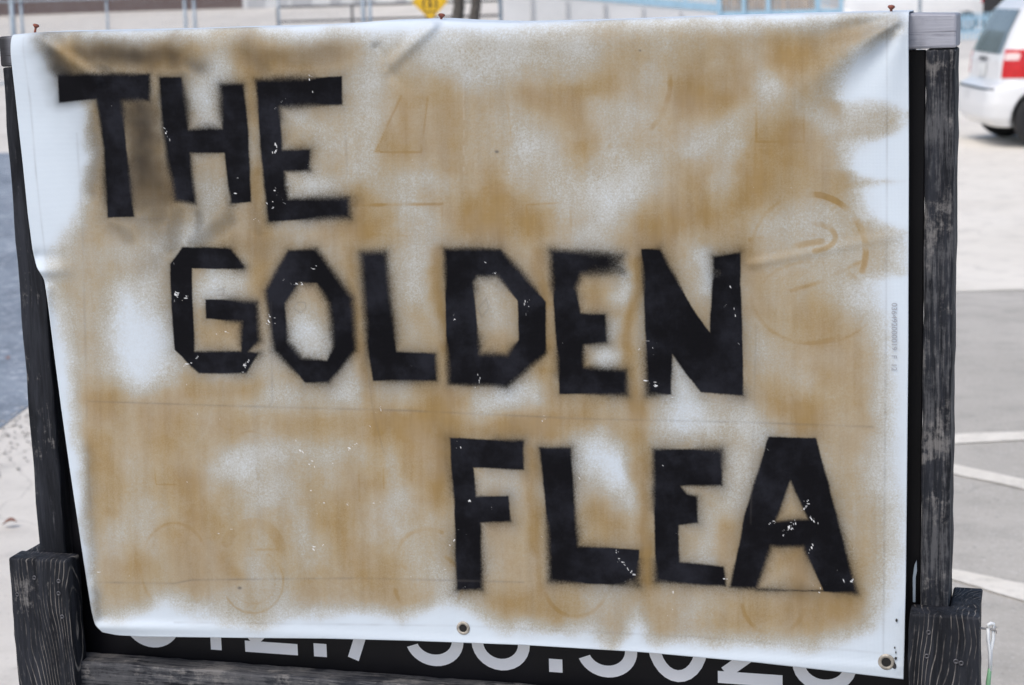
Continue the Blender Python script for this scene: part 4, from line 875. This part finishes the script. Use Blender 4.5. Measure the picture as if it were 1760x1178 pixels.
while k < x1:
    for sgn in (1, -1):
        a = [k, .05] if sgn > 0 else [k, 1.95]; b_ = [k + hgt_, 1.95] if sgn > 0 else [k + hgt_, .05]
        if a[0] < 0: a[1] += sgn * (0 - a[0]); a[0] = 0
        if b_[0] > x1: b_[1] -= sgn * (b_[0] - x1); b_[0] = x1
        if b_[0] - a[0] > .05: tube(bm, [(a[0], .05 + .004 * sgn, a[1]), (b_[0], .05 + .004 * sgn, b_[1])], .0035, 3, False)
    k += st
mo = obj('wire_mesh', bm, 'wire', fen); mo['kind'] = 'stuff'
# red brick building at far left
def wall_between(name, pxa, pxb, depth, thick, height, m_, label, cat, base=None, parts=None):
    A = gbase(pxa, depth); B = gbase(pxb, depth)
    t = thing(name, label, cat, (A[0], A[1], min(A[2], B[2]) if base is None else base)); d = B - A; t.rotation_euler = (0, 0, math.atan2(d[1], d[0])); ln = float(np.hypot(d[0], d[1]))
    obj('wall', BX((0, 0, -.3), (ln, thick, height), .02), m_, t); return t, ln
t, ln = wall_between('brick_building', -600, 417, 74, 8., 4.2, 'brick', 'dark red brick building far behind the fence at the left', 'building')
obj('roof', BX((-.2, -.2, 4.205), (ln + .2, 8.2, 4.4)), 'pale_grey', t)
for k in range(5):
    wf = obj('window', BX((2 + k * 4.2, -.05, 1.6), (3.8 + k * 4.2, -.003, 2.9), .01), 'white_wall', t); obj('pane', BX((2.1 + k * 4.2, -.06, 1.7), (3.7 + k * 4.2, -.052, 2.8)), 'carglass', wf)
obj('planter_kerb', BX((ln * .62, -.9, -.2), (ln + .1, -.65, .12), .02), 'pale_grey', t)
# white building with doors
t, ln = wall_between('white_building', 419, 868, 72, 7., 4.5, 'white_wall', 'white painted building behind the yellow warning sign and fence', 'building')
obj('roof', BX((-.2, -.2, 4.505), (ln + .2, 7.2, 4.7)), 'pale_grey', t)
sc = ln / 449.
for a, b_ in ((8, 38), (60, 76), (84, 118), (150, 168), (190, 226), (262, 280)):
    obj('door_panel', BX((a * sc, -.05, .0), (b_ * sc, -.003, 3.0), .01), 'pale_grey', t)
obj('vent', BX((248 * sc, -.12, 1.62), (284 * sc, -.055, 2.2)), 'blackpaint', t)['label'] = 'black square vent'
# pipe railing in front of it
A = gbase(478, 60); B = gbase(862, 60); d = B - A; ln = float(np.hypot(d[0], d[1]))
t = thing('pipe_railing', 'dark grey pipe railing in front of the white building', 'railing', (A[0], A[1], float(min(A[2], B[2])))); t.rotation_euler = (0, 0, math.atan2(d[1], d[0]))
zt = BG(670, 7, 60)[2] - t.location.z
for z in (zt, zt - .45):
    bm = bmesh.new(); tube(bm, [(0, 0, z), (ln, 0, z)], .035, 8); obj('rail', bm, 'trim', t)
for k in range(4):
    bm = bmesh.new(); tube(bm, [(ln * k / 3, 0, -.4), (ln * k / 3, 0, zt + .4 * (k == 3))], .04, 8); obj('post', bm, 'trim', t)
# yellow diamond warning sign on its pole
c = BG(739, 3, 42.); g0 = float(gz(c[0], c[1])); s_ = 31 / F * 42
ys_ = thing('warning_sign', 'yellow diamond warning sign with a black symbol just above the banner top', 'sign', (c[0], c[1], g0)); zc = c[2] - g0
ys_.rotation_euler = (0, 0, .1)
bm = bmesh.new(); poly_prism(bm, [(s_ * (.94 * math.cos(a)) + s_ * .07 * math.cos(b_), zc + s_ * .94 * math.sin(a) + s_ * .07 * math.sin(b_)) for a in (0, math.pi / 2, math.pi, 1.5 * math.pi) for b_ in (a - .7, a - .25, a + .25, a + .7)], -.004, .0); pl_ = obj('sign_plate', bm, 'yellow', ys_)
def symbol(pts): bm = bmesh.new(); poly_prism(bm, [(x * s_, zc + z * s_) for x, z in pts], -.0055, -.0045); obj('symbol', bm, 'blackpaint', pl_)
symbol([(-.07, .55), (.07, .55), (.07, -.25), (-.07, -.25)]); symbol([(-.16, -.18), (.16, -.18), (0, -.42)])
for sx in (-1, 1): symbol([(sx * .22, .2), (sx * .34, .2), (sx * .45, -.1), (sx * .36, -.42), (sx * .26, -.42), (sx * .32, -.1)])
symbol([(-.40, -.52), (.40, -.52), (.34, -.60), (-.34, -.60)])
for p_ in (((0, .93), (.93, 0)), ((.93, 0), (0, -.93)), ((0, -.93), (-.93, 0)), ((-.93, 0), (0, .93))):
    (xa, za), (xb, zb) = p_; k = .965; symbol([(xa, za), (xb, zb), (xb * k, zb * k), (xa * k, za * k)])
bm = bmesh.new(); tube(bm, [(0, .03, 0), (0, .03, zc + s_ * .8)], .025, 8); obj('pole', bm, 'galv', ys_)
# tree with two grey stems
tb = gbase(800, 50); tr = thing('street_tree', 'slim two stemmed grey barked tree beside the yellow warning sign', 'tree', tuple(tb))
kx = 50 / F
def stem(px0, px1, r0):
    bm = bmesh.new(); x0 = (px0 - 800) * kx; x1 = (px1 - 800) * kx
    pts = [(x0 * .3, 0, 0)] + [(x0 + (x1 - x0) * k / 7 + .05 * math.sin(k * 1.7), .1 * math.sin(k), .9 + k * .62) for k in range(8)]
    tube(bm, pts, [r0 * 1.25] + [r0 * (1 - k * .1) for k in range(8)], 10); tk = obj('trunk', bm, 'bark', tr, smooth_=True)
    for q in range(5):
        bm = bmesh.new(); p = Vector(pts[5 + q % 4]); dd = Vector((random.uniform(-1, 1), random.uniform(-1, 1), 1.)) * .9
        tube(bm, [p, p + dd * .5 + Vector((0, 0, .1)), p + dd], [r0 * .4, r0 * .25, r0 * .1], 6); obj('limb', bm, 'bark', tk)
stem(782, 800, .17); stem(812, 836, .15)
bm = bmesh.new()
for q in range(2600):
    a = random.uniform(0, 2 * math.pi); u = random.uniform(-1, 1); rr_ = random.random() ** .4; cx_, cy_, cz_ = random.choice(((-.6, 0, 5.2), (.7, .3, 5.8), (0, -.5, 6.5), (1.2, 0, 4.9)))
    p = Vector((cx_ + 1.3 * rr_ * math.cos(a) * math.sqrt(1 - u * u), cy_ + 1.3 * rr_ * math.sin(a) * math.sqrt(1 - u * u), cz_ + .9 * rr_ * u)); e1_ = Vector((random.gauss(0, 1), random.gauss(0, 1), random.gauss(0, 1))).normalized() * .09; e2_ = e1_.orthogonal().normalized() * .04
    bm.faces.new([bm.verts.new(p + s) for s in (e1_, e2_, -e1_, -e2_)])
obj('crown', bm, 'leaf', tr)
# grey post and white ramp wall, with a light blue railing that slopes down to the right
p = gbase(861, 52); bm = bmesh.new(); tube(bm, [(0, 0, 0), (0, 0, 3.2)], .055, 10)
tag(obj('steel_post', bm, 'galv', None, tuple(p)), 'grey steel post standing at the left end of the white ramp wall', 'post')
DR = 56.
A = gbase(866, DR); B = gbase(1430, DR); d = B - A; ln = float(np.hypot(d[0], d[1])); base_z = float(min(A[2], B[2])) 
rw = thing('ramp_wall', 'white wall of an access ramp behind the middle of the banner top', 'wall', (A[0], A[1], base_z)); rw.rotation_euler = (0, 0, math.atan2(d[1], d[0]))
def rx(px): q = gbase(px, DR) - A; return float(np.hypot(q[0], q[1]))
def rz_(px, py): return float(BG(px, py, DR)[2] - base_z)
zA, zB = rz_(960, 4) + .15, rz_(1290, 26)
x_ = [rx(866), rx(960), rx(1290), rx(1430)]
bm = bmesh.new(); slope = (zA - zB) / (x_[2] - x_[1]); poly_prism(bm, [(0, -.3), (x_[3], -.3), (x_[3], zB - slope * (x_[3] - x_[2])), (0, zA + slope * x_[1])], 0, .3); obj('wall', bm, 'white_wall', rw)
for px in (915, 975, 1040, 1105, 1170, 1235):
    obj('wall_pilaster', BX((rx(px) - .04, -.06, -.2), (rx(px) + .04, -.003, zA + slope * (x_[1] - rx(px)) - .1)), 'pale_grey', rw)
rl = thing('ramp_railing', 'light blue steel railing sloping down to the right above the white ramp wall', 'railing', tuple(rw.location)); rl.rotation_euler = rw.rotation_euler
def rail_h(x): return zA + slope * (x_[1] - x)
bm = bmesh.new(); poly_prism(bm, [(0, rail_h(0) + .003), (x_[3], rail_h(x_[3]) + .003), (x_[3], rail_h(x_[3]) + .22), (0, rail_h(0) + .22)], -.03, .10); obj('kick_rail', bm, 'blue', rl)
bm = bmesh.new(); poly_prism(bm, [(0, rail_h(0) + .95), (x_[3], rail_h(x_[3]) + .95), (x_[3], rail_h(x_[3]) + 1.02), (0, rail_h(0) + 1.02)], .02, .09); obj('hand_rail', bm, 'blue', rl)
k = 0
x = .1
while x < x_[3]:
    big = (k % 10 == 0); r = .045 if big else .012
    obj('post' if big else 'baluster', BX((x - r, .03, rail_h(x) + .222), (x + r, .03 + 2 * r if not big else .10, rail_h(x) + .948)), 'blue', rl); x += .13; k += 1
# brown slatted fence with blue posts to the right
DS = 50.
A = gbase(1236, DS); B = gbase(1445, DS); d = B - A; ln = float(np.hypot(d[0], d[1])); sf = thing('slat_fence', 'brown slatted fence between light blue posts above the right half of the banner', 'fence', (A[0], A[1], float(A[2]))); sf.rotation_euler = (0, 0, math.atan2(d[1], d[0]))
zl = float(BG(1330, 18, DS)[2] - A[2]); nsl = 34
for k in range(nsl):
    x = (k + .5) / nsl * ln * .8; obj('slat', BX((x - .028, 0, zl), (x + .028, .02, zl + .9)), 'slat', sf)
for z0_, z1_ in ((zl - .24, zl - .003), (zl + .903, zl + .96)): obj('rail', BX((0, -.02, z0_), (ln, .05, z1_)), 'blue', sf)
for q in (0, .2, .4, .8, 1.): obj('post', BX((q * ln - .05, -.08, 0), (q * ln + .05, -.022, zl + 1.0)), 'blue', sf)
obj('lower_panel', BX((0, .052, 0), (ln, .07, zl - .3)), 'blue', sf)
# blue picket fence and dark container by the minivan, lamp pole
A = gbase(1560, 56); B = gbase(1712, 56); d = B - A; ln = float(np.hypot(d[0], d[1])); pf = thing('picket_fence', 'light blue picket fence between the right sign post and the white minivan', 'fence', (A[0], A[1], float(A[2]))); pf.rotation_euler = (0, 0, math.atan2(d[1], d[0]))
zt = float(BG(1665, 22, 56)[2] - A[2])
for k in range(22): x = (k + .5) / 22 * ln; obj('picket', BX((x - .03, 0, .05), (x + .03, .02, zt)), 'blue', pf)
for z in (.25, zt - .2): obj('rail', BX((0, .022, z), (ln, .06, z + .07)), 'blue', pf)
p = gbase(1581, 40); bm = bmesh.new(); tube(bm, [(0, 0, 0), (0, 0, 3.5)], .035, 8)
tag(obj('thin_pole', bm, 'galv', None, tuple(p)), 'thin grey pole in front of the pale parked van', 'pole')
p = gbase(1703, 62); bt = thing('dark_container', 'black container with a red stripe standing behind the white minivan', 'container', tuple(p))
obj('box', BX((-.26, 0, 0), (.5, .6, 2.2), .03), 'blackpaint', bt); obj('stripe', BX((-.30, -.02, 1.0), (-.262, .1, 2.1)), 'redlens', bt)
# long back wall so that the place is closed behind
A = gbase(880, 95); t, ln = wall_between('boundary_wall', -500, 2600, 96, .4, 3.2, 'pale_grey', 'long pale boundary wall closing the lot far behind everything', 'wall', 0.)
